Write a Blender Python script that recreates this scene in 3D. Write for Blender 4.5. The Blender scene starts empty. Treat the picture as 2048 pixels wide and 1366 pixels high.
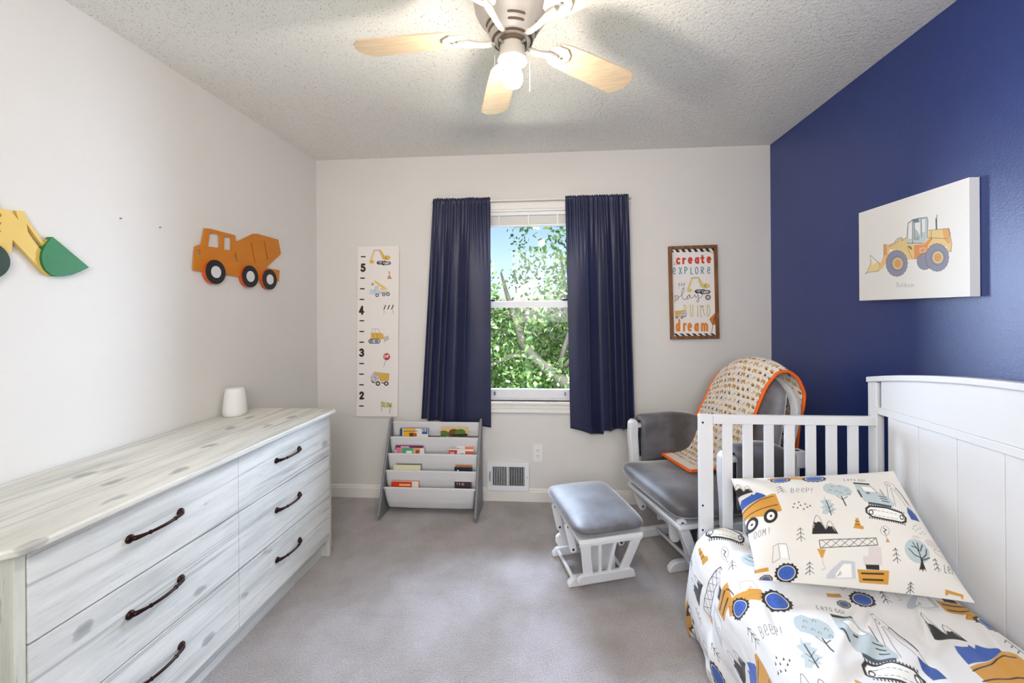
import bpy, bmesh, math, random
import numpy as np
from math import sin, cos, pi, radians, atan, hypot, sqrt
from mathutils import Vector, Matrix

# ------------------------------------------------------------------ camera, world, lights, exposure
SC = bpy.context.scene
COL = SC.collection
F = 815.0; ROLL = radians(0.39); PX, PY = 1051.0, 625.2; YAW = atan(57.3 / F)
CAM = np.array([1.723, -2.855, 1.322])
W, H = 3.182, 2.44                       # room width and height; back wall is y=0, left wall x=0
_fw = np.array([-sin(YAW), cos(YAW), 0]); _rt = np.array([cos(YAW), sin(YAW), 0]); _up = np.array([0, 0, 1.0])
_r = _rt * cos(ROLL) - _up * sin(ROLL); _u = _up * cos(ROLL) + _rt * sin(ROLL)
def ray(x, y): return _fw + _r * (x - PX) / F + _u * (PY - y) / F
def on_y(x, y, yp=0.0): v = ray(x, y); return CAM + v * (yp - CAM[1]) / v[1]
def on_x(x, y, xp=0.0): v = ray(x, y); return CAM + v * (xp - CAM[0]) / v[0]
def on_z(x, y, zp=0.0): v = ray(x, y); return CAM + v * (zp - CAM[2]) / v[2]

cd = bpy.data.cameras.new('camera'); co = bpy.data.objects.new('camera', cd); COL.objects.link(co)
cd.sensor_width = 36.0; cd.lens = F / 2048 * 36; cd.clip_start = 0.02; cd.clip_end = 300
cd.shift_x = -(PX - 1024) / 2048; cd.shift_y = (PY - 683) / 2048
m3 = Matrix((( _r[0], _u[0], -_fw[0]), (_r[1], _u[1], -_fw[1]), (_r[2], _u[2], -_fw[2])))
co.matrix_world = Matrix.Translation(Vector(CAM)) @ m3.to_4x4()
SC.camera = co

SC.view_settings.view_transform = 'Standard'; SC.view_settings.look = 'None'
SC.view_settings.gamma = 1.0; SC.view_settings.use_curve_mapping = False
SC.view_settings.exposure = 0.06
SC.cycles.use_denoising = True
SC.cycles.max_bounces = 7; SC.cycles.diffuse_bounces = 4; SC.cycles.transparent_max_bounces = 8
SC.cycles.use_adaptive_sampling = True; SC.cycles.adaptive_threshold = 0.12; SC.cycles.adaptive_min_samples = 16
SC.cycles.sample_clamp_indirect = 6.0
SC.cycles.caustics_reflective = False; SC.cycles.caustics_refractive = False

wd = bpy.data.worlds.new('sky'); SC.world = wd; wd.use_nodes = True
nt = wd.node_tree; bg = nt.nodes['Background']
sk = nt.nodes.new('ShaderNodeTexSky'); sk.sky_type = 'NISHITA'; sk.sun_disc = False
sk.sun_elevation = radians(48); sk.sun_rotation = radians(160); sk.air_density = 1.0; sk.dust_density = 1.6; sk.ozone_density = 2.0
nt.links.new(sk.outputs[0], bg.inputs[0]); bg.inputs[1].default_value = 0.20

def lamp(name, typ, loc, energy, color, target=None, **kw):
    d = bpy.data.lights.new(name, typ); d.energy = energy; d.color = color
    for k, v in kw.items(): setattr(d, k, v)
    o = bpy.data.objects.new(name, d); COL.objects.link(o); o.location = loc
    if target is not None:
        o.rotation_euler = (Vector(target) - Vector(loc)).to_track_quat('-Z', 'Y').to_euler()
    return o
lamp('sunlight', 'SUN', (6, -8, 12), 2.8, (1.0, 0.96, 0.88), target=(1.5, 4, 0), angle=radians(0.6))
# open sky high above the window, out of the picture
lamp('sky_daylight', 'AREA', (1.55, 1.5, 3.3), 1350, (0.64, 0.78, 1.0), target=(1.6, -0.4, 0.9), shape='RECTANGLE', size=2.6, size_y=1.6)
lamp('sky_daylight_east', 'AREA', (3.4, 1.3, 1.7), 330, (0.66, 0.80, 1.0), target=(1.2, -0.6, 1.0), shape='RECTANGLE', size=1.4, size_y=1.8)
lamp('sky_daylight_west', 'AREA', (-0.4, 1.3, 1.7), 330, (0.66, 0.80, 1.0), target=(2.0, -0.8, 0.9), shape='RECTANGLE', size=1.4, size_y=1.8)
lamp('sunlit_ground_bounce', 'AREA', (1.55, 1.5, -0.7), 170, (0.92, 1.0, 0.88), target=(1.6, -0.9, 2.2), shape='RECTANGLE', size=2.6, size_y=1.6)
# added fill lamp behind the camera, with no known source there
lamp('added_rear_fill', 'AREA', (1.75, -3.6, 1.75), 46, (1.0, 0.98, 0.95), target=(1.75, -1.0, 1.25), shape='RECTANGLE', size=1.4, size_y=1.2)

# ------------------------------------------------------------------ materials
def lin(c):
    return [((v / 255) / 12.92 if v / 255 <= 0.04045 else (((v / 255) + 0.055) / 1.055) ** 2.4) for v in c]
def newmat(name):
    m = bpy.data.materials.new(name); m.use_nodes = True
    return m, m.node_tree, m.node_tree.nodes['Principled BSDF']
def nd(nt, t, **kw):
    n = nt.nodes.new(t)
    for k, v in kw.items(): setattr(n, k, v)
    return n
def coords(nt, scale=(1, 1, 1), space='Object'):
    tc = nd(nt, 'ShaderNodeTexCoord'); mp = nd(nt, 'ShaderNodeMapping'); mp.inputs['Scale'].default_value = scale
    nt.links.new(tc.outputs[space], mp.inputs[0]); return mp.outputs[0]
def noise(nt, vec, scale, detail=3, rough=0.5):
    n = nd(nt, 'ShaderNodeTexNoise'); n.inputs['Scale'].default_value = scale; n.inputs['Detail'].default_value = detail
    n.inputs['Roughness'].default_value = rough; nt.links.new(vec, n.inputs['Vector']); return n.outputs['Fac']
def ramp(nt, fac, stops):
    r = nd(nt, 'ShaderNodeValToRGB'); e = r.color_ramp.elements
    while len(e) < len(stops): e.new(0.5)
    for k, (p, c) in enumerate(stops):
        e[k].position = p; e[k].color = (c if len(c) == 4 else (*c, 1))
    nt.links.new(fac, r.inputs[0]); return r.outputs[0]
def mix(nt, fac, a, b, mode='MIX'):
    n = nd(nt, 'ShaderNodeMix', data_type='RGBA', blend_type=mode)
    for s, v in ((n.inputs[0], fac), (n.inputs[6], a), (n.inputs[7], b)):
        if hasattr(v, 'is_output') or isinstance(v, bpy.types.NodeSocket): nt.links.new(v, s)
        elif isinstance(v, (int, float)): s.default_value = v
        else: s.default_value = (*v, 1) if len(v) == 3 else v
    return n.outputs[2]
def bump(nt, bs, h, strength=0.3, dist=0.01):
    b = nd(nt, 'ShaderNodeBump'); b.inputs['Strength'].default_value = strength; b.inputs['Distance'].default_value = dist
    nt.links.new(h, b.inputs['Height']); nt.links.new(b.outputs[0], bs.inputs['Normal'])
def simple(name, rgb, rough=0.5, var=0.04, scale=12, bmp=0.0, bscale=200, metal=0.0, spec=0.5, sheen=0.0):
    m, nt, bs = newmat(name); c = lin(rgb); v = coords(nt)
    n = noise(nt, v, scale)
    col = ramp(nt, n, [(0.25, [x * (1 - var) for x in c]), (0.75, [min(1, x * (1 + var)) for x in c])])
    nt.links.new(col, bs.inputs['Base Color']); bs.inputs['Roughness'].default_value = rough
    bs.inputs['Metallic'].default_value = metal; bs.inputs['Specular IOR Level'].default_value = spec
    if sheen: bs.inputs['Sheen Weight'].default_value = sheen; bs.inputs['Sheen Roughness'].default_value = 0.4
    if bmp: bump(nt, bs, noise(nt, v, bscale, 2), bmp, 0.002)
    return m
def painted(name, rough=0.6, sheen=0.0, weave=0.0):
    m, nt, bs = newmat(name); a = nd(nt, 'ShaderNodeVertexColor', layer_name='paint')
    nt.links.new(a.outputs[0], bs.inputs['Base Color']); bs.inputs['Roughness'].default_value = rough
    if sheen: bs.inputs['Sheen Weight'].default_value = sheen
    if weave: bump(nt, bs, noise(nt, coords(nt), 900, 1), weave, 0.001)
    return m
M_wall = simple('white_wall_paint', (224, 221, 217), 0.85, 0.01, 3, 0.25, 160, spec=0.2)
M_navy = simple('navy_wall_paint', (15, 46, 118), 0.40, 0.05, 3, 0.3, 150, spec=1.0)
M_navy.node_tree.nodes['Principled BSDF'].inputs['IOR'].default_value = 1.5
M_ext = simple('exterior_wall', (200, 195, 185), 0.9)
def mk_ceiling():
    m, nt, bs = newmat('textured_ceiling'); v = coords(nt)
    n1 = noise(nt, v, 60, 4, 0.7); n2 = noise(nt, v, 190, 2)
    sp = ramp(nt, n2, [(0.30, lin((160, 156, 146))), (0.37, lin((240, 239, 233)))])
    nt.links.new(sp, bs.inputs['Base Color']); bs.inputs['Roughness'].default_value = 0.95
    bs.inputs['Specular IOR Level'].default_value = 0.1
    bump(nt, bs, n1, 0.55, 0.012); return m
M_ceil = mk_ceiling()
def mk_carpet():
    m, nt, bs = newmat('grey_carpet'); v = coords(nt)
    big = noise(nt, v, 3.2, 3, 0.6); fine = noise(nt, v, 170, 3, 0.75); mid = noise(nt, v, 40, 3, 0.6)
    c = ramp(nt, big, [(0.35, lin((166, 157, 153))), (0.65, lin((200, 193, 197)))])
    c = mix(nt, 0.55, c, ramp(nt, fine, [(0.32, (0.18, 0.17, 0.16)), (0.68, (0.85, 0.84, 0.85))]), 'OVERLAY')
    nt.links.new(c, bs.inputs['Base Color']); bs.inputs['Roughness'].default_value = 0.95
    bs.inputs['Sheen Weight'].default_value = 0.7; bs.inputs['Specular IOR Level'].default_value = 0.15
    bump(nt, bs, mix(nt, 0.35, fine, mid), 1.0, 0.02); return m
M_carpet = mk_carpet()
M_trim = simple('white_trim_paint', (236, 233, 228), 0.4, 0.01)
M_white = simple('white_furniture_paint', (224, 225, 228), 0.38, 0.012, 6)
M_black = simple('black_paint', (22, 20, 20), 0.5)
M_slot = simple('dark_slot', (16, 15, 15), 0.9)
def mk_pine(name, axis, tint=(1, 1, 1)):
    m, nt, bs = newmat(name)
    sc = {'y': (9, 1.0, 9), 'z': (9, 9, 1.0)}[axis]; sk_ = {'y': (16, 5, 16), 'z': (16, 16, 5)}[axis]
    v = coords(nt, sc); T = lambda c: [a * b for a, b in zip(lin(c), tint)]
    g = noise(nt, v, 2.2, 6, 0.65); g2 = noise(nt, v, 11, 5, 0.75)
    c = ramp(nt, g, [(0.28, T((190, 193, 190))), (0.45, T((216, 218, 215))), (0.62, T((232, 233, 230)))])
    c2 = ramp(nt, g2, [(0.30, (0.45, 0.46, 0.46)), (0.38, (0.96, 0.96, 0.96)), (0.8, (1, 1, 1))])
    c = mix(nt, 0.5, c, c2, 'MULTIPLY')
    v3 = coords(nt, {'y': (46, 3.2, 46), 'z': (46, 46, 3.2)}[axis]); g3 = noise(nt, v3, 1.6, 5, 0.75)
    c = mix(nt, 0.75, c, ramp(nt, g3, [(0.30, (0.46, 0.47, 0.48)), (0.345, (0.9, 0.9, 0.9)), (0.40, (1, 1, 1))]), 'MULTIPLY')
    v4 = coords(nt, {'y': (3, 0.16, 7.0), 'z': (3, 7.0, 0.16)}[axis]); pk = noise(nt, v4, 2.0, 2, 0.5)
    c = mix(nt, 0.8, c, ramp(nt, pk, [(0.485, (1, 1, 1)), (0.4985, (0.60, 0.61, 0.62)), (0.5015, (0.60, 0.61, 0.62)), (0.515, (1, 1, 1))]), 'MULTIPLY')
    wv = nd(nt, 'ShaderNodeVectorMath', operation='ADD'); vk = coords(nt, {'y': (9, 5.5, 9), 'z': (9, 9, 5.5)}[axis])
    nn = nd(nt, 'ShaderNodeTexNoise'); nn.inputs['Scale'].default_value = 3; nt.links.new(vk, nn.inputs['Vector'])
    ms = nd(nt, 'ShaderNodeVectorMath', operation='SCALE'); ms.inputs['Scale'].default_value = 0.35; nt.links.new(nn.outputs['Color'], ms.inputs[0])
    nt.links.new(vk, wv.inputs[0]); nt.links.new(ms.outputs[0], wv.inputs[1])
    vo = nd(nt, 'ShaderNodeTexVoronoi'); vo.inputs['Scale'].default_value = 0.85; nt.links.new(wv.outputs[0], vo.inputs['Vector'])
    k = ramp(nt, vo.outputs['Distance'], [(0.05, (0.44, 0.45, 0.46)), (0.13, (0.62, 0.63, 0.63)), (0.17, (1, 1, 1))])
    c = mix(nt, 0.8, c, k, 'MULTIPLY')
    nt.links.new(c, bs.inputs['Base Color']); bs.inputs['Roughness'].default_value = 0.55
    bump(nt, bs, g2, 0.12, 0.002); return m
M_pine = mk_pine('whitewashed_pine', 'y')
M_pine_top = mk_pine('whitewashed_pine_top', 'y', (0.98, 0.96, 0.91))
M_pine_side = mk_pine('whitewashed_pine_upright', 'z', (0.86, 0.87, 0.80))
M_bronze = simple('dark_bronze', (48, 26, 22), 0.35, 0.2, 40, metal=0.7)
M_bronze2 = simple('worn_bronze_grip', (92, 72, 64), 0.32, 0.25, 30, metal=0.8)
def fabric(name, rgb, rough=0.9, sheen=0.5, var=0.12, scale=5, blotch=None):
    m, nt, bs = newmat(name); v = coords(nt); n = noise(nt, v, scale, 3, 0.55); c = lin(rgb)
    hi = blotch and lin(blotch) or [min(1, x * (1 + var)) for x in c]
    nt.links.new(ramp(nt, n, [(0.38, [x * (1 - var) for x in c]), (0.66, hi)]), bs.inputs['Base Color'])
    bs.inputs['Roughness'].default_value = rough; bs.inputs['Sheen Weight'].default_value = sheen
    bs.inputs['Sheen Roughness'].default_value = 0.35
    bump(nt, bs, noise(nt, v, 500, 2), 0.2, 0.002); return m
M_grey = fabric('grey_microsuede', (78, 74, 74), 0.50, 1.0, 0.14, 6, (108, 108, 116))
M_grey.node_tree.nodes['Principled BSDF'].inputs['Specular IOR Level'].default_value = 0.75
M_curt = fabric('navy_curtain_cloth', (30, 35, 70), 0.45, 0.35, 0.08, 3)
M_sling = simple('white_sling_canvas', (228, 226, 226), 0.8, 0.02)
M_greyboard = simple('grey_laminate', (128, 130, 134), 0.5, 0.05, 20)
M_orange_trim = simple('orange_binding', (246, 106, 20), 0.6, 0.05)
M_blade = None
def mk_blade():
    m, nt, bs = newmat('light_maple_blade'); v = coords(nt, (3, 30, 30)); n = noise(nt, v, 3, 4, 0.6)
    nt.links.new(ramp(nt, n, [(0.3, lin((214, 188, 152))), (0.7, lin((232, 210, 178)))]), bs.inputs['Base Color'])
    bs.inputs['Roughness'].default_value = 0.4; return m
M_blade = mk_blade()
M_fanwhite = simple('fan_white_enamel', (208, 200, 190), 0.3, 0.01)
M_slotb = simple('fan_gap_shade', (112, 92, 70), 0.8)  # brown that paints the shade of the fan's slots and gaps
M_metal = simple('nickel_metal', (180, 186, 170), 0.3, 0.1, metal=0.9)
M_brass = simple('antique_brass_bolt', (110, 88, 62), 0.35, 0.1, metal=0.9)
M_steel = simple('steel_bolt', (150, 152, 155), 0.35, 0.1, metal=0.9)
def emis(name, rgb, s):
    m, nt, bs = newmat(name); bs.inputs['Emission Color'].default_value = (*rgb, 1); bs.inputs['Emission Strength'].default_value = s
    bs.inputs['Base Color'].default_value = (*rgb, 1); return m
M_bulb = emis('lit_bulb_glass', (1.0, 0.88, 0.76), 370)
M_woodframe = None
def mk_brown():
    m, nt, bs = newmat('brown_frame_wood'); v = coords(nt, (20, 20, 3)); n = noise(nt, v, 3, 5, 0.65)
    nt.links.new(ramp(nt, n, [(0.3, lin((92, 56, 28))), (0.7, lin((150, 100, 58)))]), bs.inputs['Base Color'])
    bs.inputs['Roughness'].default_value = 0.6; return m
M_woodframe = mk_brown()
M_art = painted('printed_board', 0.55)
M_canvas = painted('printed_canvas', 0.75, 0, 0.1)
M_print = painted('printed_cotton', 0.85, 0.2, 0.25)
M_book = painted('book_cover_print', 0.35)
M_paper = simple('book_pages', (235, 230, 215), 0.8)
M_vinyl = simple('white_vinyl', (238, 240, 244), 0.35, 0.01)
M_orangewood = simple('orange_painted_wood', (206, 124, 22), 0.5, 0.05, 8)
M_yellowwood = simple('yellow_painted_wood', (224, 190, 98), 0.5, 0.05, 8)
M_greenwood = simple('green_painted_wood', (34, 118, 66), 0.5, 0.12, 6)
M_rededge = simple('red_orange_painted_edge', (206, 84, 36), 0.5)
M_wheelgreen = simple('dark_green_painted_wood', (20, 44, 14), 0.5, 0.1)
def mk_glass():
    m = bpy.data.materials.new('window_glass'); m.use_nodes = True; nt = m.node_tree
    nt.nodes.remove(nt.nodes['Principled BSDF']); out = nt.nodes['Material Output']
    tr = nd(nt, 'ShaderNodeBsdfTransparent'); gl = nd(nt, 'ShaderNodeBsdfGlossy'); gl.inputs['Roughness'].default_value = 0.02
    fr = nd(nt, 'ShaderNodeFresnel'); fr.inputs['IOR'].default_value = 1.25; mx = nd(nt, 'ShaderNodeMixShader')
    nt.links.new(fr.outputs[0], mx.inputs[0]); nt.links.new(tr.outputs[0], mx.inputs[1]); nt.links.new(gl.outputs[0], mx.inputs[2])
    nt.links.new(mx.outputs[0], out.inputs['Surface']); return m
M_glass = mk_glass()
def mk_leaf():
    m, nt, bs = newmat('tree_leaf'); g = nd(nt, 'ShaderNodeNewGeometry')
    nt.links.new(ramp(nt, g.outputs['Random Per Island'], [(0.0, lin((34, 58, 26))), (0.45, lin((72, 104, 46))), (0.8, lin((120, 148, 76))), (1.0, lin((206, 216, 160)))]), bs.inputs['Base Color'])
    bs.inputs['Roughness'].default_value = 0.45
    tl = nd(nt, 'ShaderNodeBsdfTranslucent'); tl.inputs[0].default_value = (*lin((150, 178, 84)), 1)
    mx = nd(nt, 'ShaderNodeMixShader'); mx.inputs[0].default_value = 0.35
    nt.links.new(bs.outputs[0], mx.inputs[1]); nt.links.new(tl.outputs[0], mx.inputs[2]); nt.links.new(mx.outputs[0], nt.nodes['Material Output'].inputs['Surface'])
    return m
M_leaf = mk_leaf()
M_bark = simple('tree_bark', (96, 88, 76), 0.9, 0.3, 12, 0.8, 30)
M_lawn = simple('far_lawn', (96, 128, 58), 0.95, 0.3, 0.5)

def add_translucent(m, rgb, f):
    nt = m.node_tree; bs = nt.nodes['Principled BSDF']; tl = nd(nt, 'ShaderNodeBsdfTranslucent'); tl.inputs[0].default_value = (*lin(rgb), 1)
    mx = nd(nt, 'ShaderNodeMixShader'); mx.inputs[0].default_value = f
    nt.links.new(bs.outputs[0], mx.inputs[1]); nt.links.new(tl.outputs[0], mx.inputs[2]); nt.links.new(mx.outputs[0], nt.nodes['Material Output'].inputs['Surface'])
add_translucent(M_curt, (60, 110, 170), 0.10)

# ------------------------------------------------------------------ mesh helpers
FR = {}                                  # object name -> frame of its thing (location, rotation about z)
def props(o, label=None, cat=None, group=None, kind=None):
    if label: o['label'] = label
    if cat: o['category'] = cat
    if group: o['group'] = group
    if kind: o['kind'] = kind
    return o
def thing(name, label, cat, loc=(0, 0, 0), rz=0.0, group=None, kind=None):
    o = bpy.data.objects.new(name, None); COL.objects.link(o); o.empty_display_size = 0.1
    o.location = loc; o.rotation_euler = (0, 0, rz); FR[o.name] = (np.array(loc, float), rz)
    return props(o, label, cat, group, kind)
class MB:
    def __init__(s): s.v = []; s.f = []; s.m = []; s.n = 0
    def add(s, V, Fc, mi=0):
        V = np.asarray(V, float).reshape(-1, 3); s.v.append(V)
        for f in Fc: s.f.append([i + s.n for i in f]); s.m.append(mi)
        s.n += len(V); return s
    def box(s, x0, x1, y0, y1, z0, z1, mi=0, R=None, o=(0, 0, 0)):
        V = np.array([(x, y, z) for x in (x0, x1) for y in (y0, y1) for z in (z0, z1)], float)
        if R is not None: V = V @ np.array(R).T
        V = V + np.array(o)
        return s.add(V, [(0, 1, 3, 2), (4, 6, 7, 5), (0, 4, 5, 1), (2, 3, 7, 6), (0, 2, 6, 4), (1, 5, 7, 3)], mi)
    def prism(s, poly, fn, t0, t1, mi=0):
        """poly: 2-D points; fn(a,b,t)->3-D point"""
        n = len(poly); V = [fn(a, b, t0) for a, b in poly] + [fn(a, b, t1) for a, b in poly]
        Fc = [tuple(range(n))[::-1], tuple(range(n, 2 * n))] + [(i, (i + 1) % n, n + (i + 1) % n, n + i) for i in range(n)]
        return s.add(V, Fc, mi)
    def tube(s, pts, r, n=12, mi=0, cap=True, closed=False):
        P = np.array(pts, float); k = len(P); rr = np.full(k, r, float) if np.isscalar(r) else np.array(r, float)
        T = np.gradient(P, axis=0)
        if closed: T = np.roll(P, -1, 0) - np.roll(P, 1, 0)
        T /= np.linalg.norm(T, axis=1)[:, None]
        a = np.array([0, 0, 1.0]) if abs(T[0][2]) < 0.9 else np.array([1.0, 0, 0])
        V = []; N = np.cross(T[0], a); N /= np.linalg.norm(N)
        for i in range(k):
            N = N - T[i] * (N @ T[i]); N /= np.linalg.norm(N); B = np.cross(T[i], N)
            for j in range(n):
                t = 2 * pi * j / n; V.append(P[i] + rr[i] * (N * cos(t) + B * sin(t)))
        Fc = []
        for i in range(k if closed else k - 1):
            i2 = (i + 1) % k
            for j in range(n): Fc.append((i * n + j, i * n + (j + 1) % n, i2 * n + (j + 1) % n, i2 * n + j))
        if cap and not closed: Fc += [tuple(range(n))[::-1], tuple(range((k - 1) * n, k * n))]
        return s.add(V, Fc, mi)
    def lathe(s, prof, c=(0, 0, 0), n=32, mi=0, axis=2):
        V = []; c = np.array(c, float)
        for r, h in prof:
            for j in range(n):
                t = 2 * pi * j / n; p = [r * cos(t), r * sin(t), h]
                if axis == 0: p = [h, r * cos(t), r * sin(t)]
                if axis == 1: p = [r * sin(t), h, r * cos(t)]
                V.append(c + p)
        k = len(prof)
        Fc = [(i * n + j, i * n + (j + 1) % n, (i + 1) * n + (j + 1) % n, (i + 1) * n + j) for i in range(k - 1) for j in range(n)]
        Fc += [tuple(range(n))[::-1], tuple(range((k - 1) * n, k * n))]
        return s.add(V, Fc, mi)
    def grid(s, P, mi=0, flip=False, closed=False):
        a, b = P.shape[:2]; Fc = []
        for i in range(a - 1):
            for j in range(b - 1 if not closed else b):
                j2 = (j + 1) % b; q = (i * b + j, (i + 1) * b + j, (i + 1) * b + j2, i * b + j2)
                Fc.append(q[::-1] if flip else q)
        return s.add(P.reshape(-1, 3), Fc, mi)
    def build(s, name, mat, parent=None, bevel=0.0, smooth=False, seg=2, local=False, solid=0.0, sub=0, ang=40, colors=None):
        V = np.concatenate(s.v); me = bpy.data.meshes.new(name)
        fr = FR.get(parent.name) if parent is not None else None
        if fr is not None and not local:
            V = V - fr[0]
            if fr[1]: c_, s_ = cos(-fr[1]), sin(-fr[1]); V = np.stack([V[:, 0] * c_ - V[:, 1] * s_, V[:, 0] * s_ + V[:, 1] * c_, V[:, 2]], 1)
        me.from_pydata(V.tolist(), [], s.f); mats = mat if isinstance(mat, (list, tuple)) else [mat]
        for m in mats: me.materials.append(m)
        if len(mats) > 1: me.polygons.foreach_set('material_index', s.m)
        bm = bmesh.new(); bm.from_mesh(me); bmesh.ops.recalc_face_normals(bm, faces=bm.faces); bm.to_mesh(me); bm.free()
        if colors is not None:
            at = me.color_attributes.new('paint', 'FLOAT_COLOR', 'POINT'); at.data.foreach_set('color', np.c_[colors, np.ones(len(colors))].ravel())
        if smooth: me.shade_smooth()
        o = bpy.data.objects.new(name, me); COL.objects.link(o)
        if parent is not None: o.parent = parent
        if fr is not None: FR[o.name] = fr
        if solid: md = o.modifiers.new('solid', 'SOLIDIFY'); md.thickness = solid; md.offset = 0
        if sub: md = o.modifiers.new('sub', 'SUBSURF'); md.levels = sub; md.render_levels = sub
        if bevel:
            md = o.modifiers.new('bevel', 'BEVEL'); md.width = bevel; md.segments = seg; md.limit_method = 'ANGLE'; md.angle_limit = radians(ang)
            md.harden_normals = False
        return o
def Rz(a): return [[cos(a), -sin(a), 0], [sin(a), cos(a), 0], [0, 0, 1]]

rng = np.random.default_rng(7)
class VNoise:
    def __init__(s, seed, n=64): s.g = np.random.default_rng(seed).random((n, n)); s.n = n
    def __call__(s, x, y):
        xi = np.floor(x).astype(int); yi = np.floor(y).astype(int); fx = x - xi; fy = y - yi
        fx = fx * fx * (3 - 2 * fx); fy = fy * fy * (3 - 2 * fy); g, n = s.g, s.n
        a = g[xi % n, yi % n]; b = g[(xi + 1) % n, yi % n]; c = g[xi % n, (yi + 1) % n]; d = g[(xi + 1) % n, (yi + 1) % n]
        return (a * (1 - fx) + b * fx) * (1 - fy) + (c * (1 - fx) + d * fx) * fy - 0.5

# ------------------------------------------------------------------ flat art: shapes rasterised to vertex colours
class Art:
    def __init__(s, xs, ys, bg):
        s.xs = np.asarray(xs, float); s.ys = np.asarray(ys, float)
        s.c = np.zeros((len(ys), len(xs), 3)); s.c[:] = lin(bg); s.px = abs(xs[1] - xs[0]); s.T = None; s.k = 1.0
    def tx(s, P):
        P = np.asarray(P, float).reshape(-1, 2); return P if s.T is None else s.T(P)
    def win(s, P, pad):
        x0, y0 = P.min(0) - pad; x1, y1 = P.max(0) + pad
        i0, i1 = np.searchsorted(s.xs, (x0, x1)); j0, j1 = np.searchsorted(s.ys, (y0, y1))
        if i1 <= i0 or j1 <= j0: return None
        X, Y = np.meshgrid(s.xs[i0:i1], s.ys[j0:j1]); return (slice(j0, j1), slice(i0, i1)), X, Y
    @staticmethod
    def dist(P, X, Y, closed):
        n = len(P); d = np.full(X.shape, 1e9)
        for i in range(n if closed else n - 1):
            a = P[i]; b = P[(i + 1) % n]; ab = b - a; L = ab @ ab + 1e-12
            t = np.clip(((X - a[0]) * ab[0] + (Y - a[1]) * ab[1]) / L, 0, 1)
            d = np.minimum(d, (X - a[0] - t * ab[0]) ** 2 + (Y - a[1] - t * ab[1]) ** 2)
        return np.sqrt(d)
    def blend(s, w, cov, col, al):
        cov = (cov * al)[..., None]; s.c[w] = s.c[w] * (1 - cov) + np.array(lin(col)) * cov
    def fill(s, col, P, al=1.0):
        P = s.tx(P); w = s.win(P, s.px)
        if w is None: return
        w, X, Y = w; ins = np.zeros(X.shape, bool); n = len(P)
        for i in range(n):
            (xa, ya), (xb, yb) = P[i], P[(i + 1) % n]
            if ya == yb: continue
            c = ((ya > Y) != (yb > Y)) & (X < (xb - xa) * (Y - ya) / (yb - ya) + xa); ins ^= c
        d = s.dist(P, X, Y, True) / s.px; s.blend(w, np.clip(np.where(ins, d, -d) + 0.5, 0, 1), col, al)
    def stroke(s, col, wd, P, closed=False, al=1.0):
        P = s.tx(P); wd = wd * s.k; w = s.win(P, wd / 2 + s.px)
        if w is None: return
        w, X, Y = w; s.blend(w, np.clip((wd / 2 - s.dist(P, X, Y, closed)) / s.px + 0.5, 0, 1), col, al)
    def ell(s, col, cx, cy, rx, ry, rot=0, al=1.0, wd=None):
        t = np.linspace(0, 2 * pi, 32, endpoint=False); a, b = rx * np.cos(t), ry * np.sin(t); r = radians(rot)
        P = np.stack([cx + a * cos(r) - b * sin(r), cy + a * sin(r) + b * cos(r)], 1)
        if wd is None: s.fill(col, P, al)
        else: s.stroke(col, wd, P, True, al)
    def text(s, col, wd, txt, x, y, h, adv=0.75, slope=0.0, sx=1.0):
        for ch in txt:
            for st in GL.get(ch, []):
                s.stroke(col, wd, [(x + p[0] * h * sx, y + p[1] * h + slope * p[0] * h * sx) for p in st])
            dx = h * sx * (adv if ch not in 'mMwW' else adv * 1.35) * (0.45 if ch in '!Ii l1.' else 1); x += dx; y += slope * dx
def arc(cx, cy, rx, ry, a0, a1, n=10):
    return [(cx + rx * cos(radians(a0 + (a1 - a0) * i / n)), cy + ry * sin(radians(a0 + (a1 - a0) * i / n))) for i in range(n + 1)]
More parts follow.
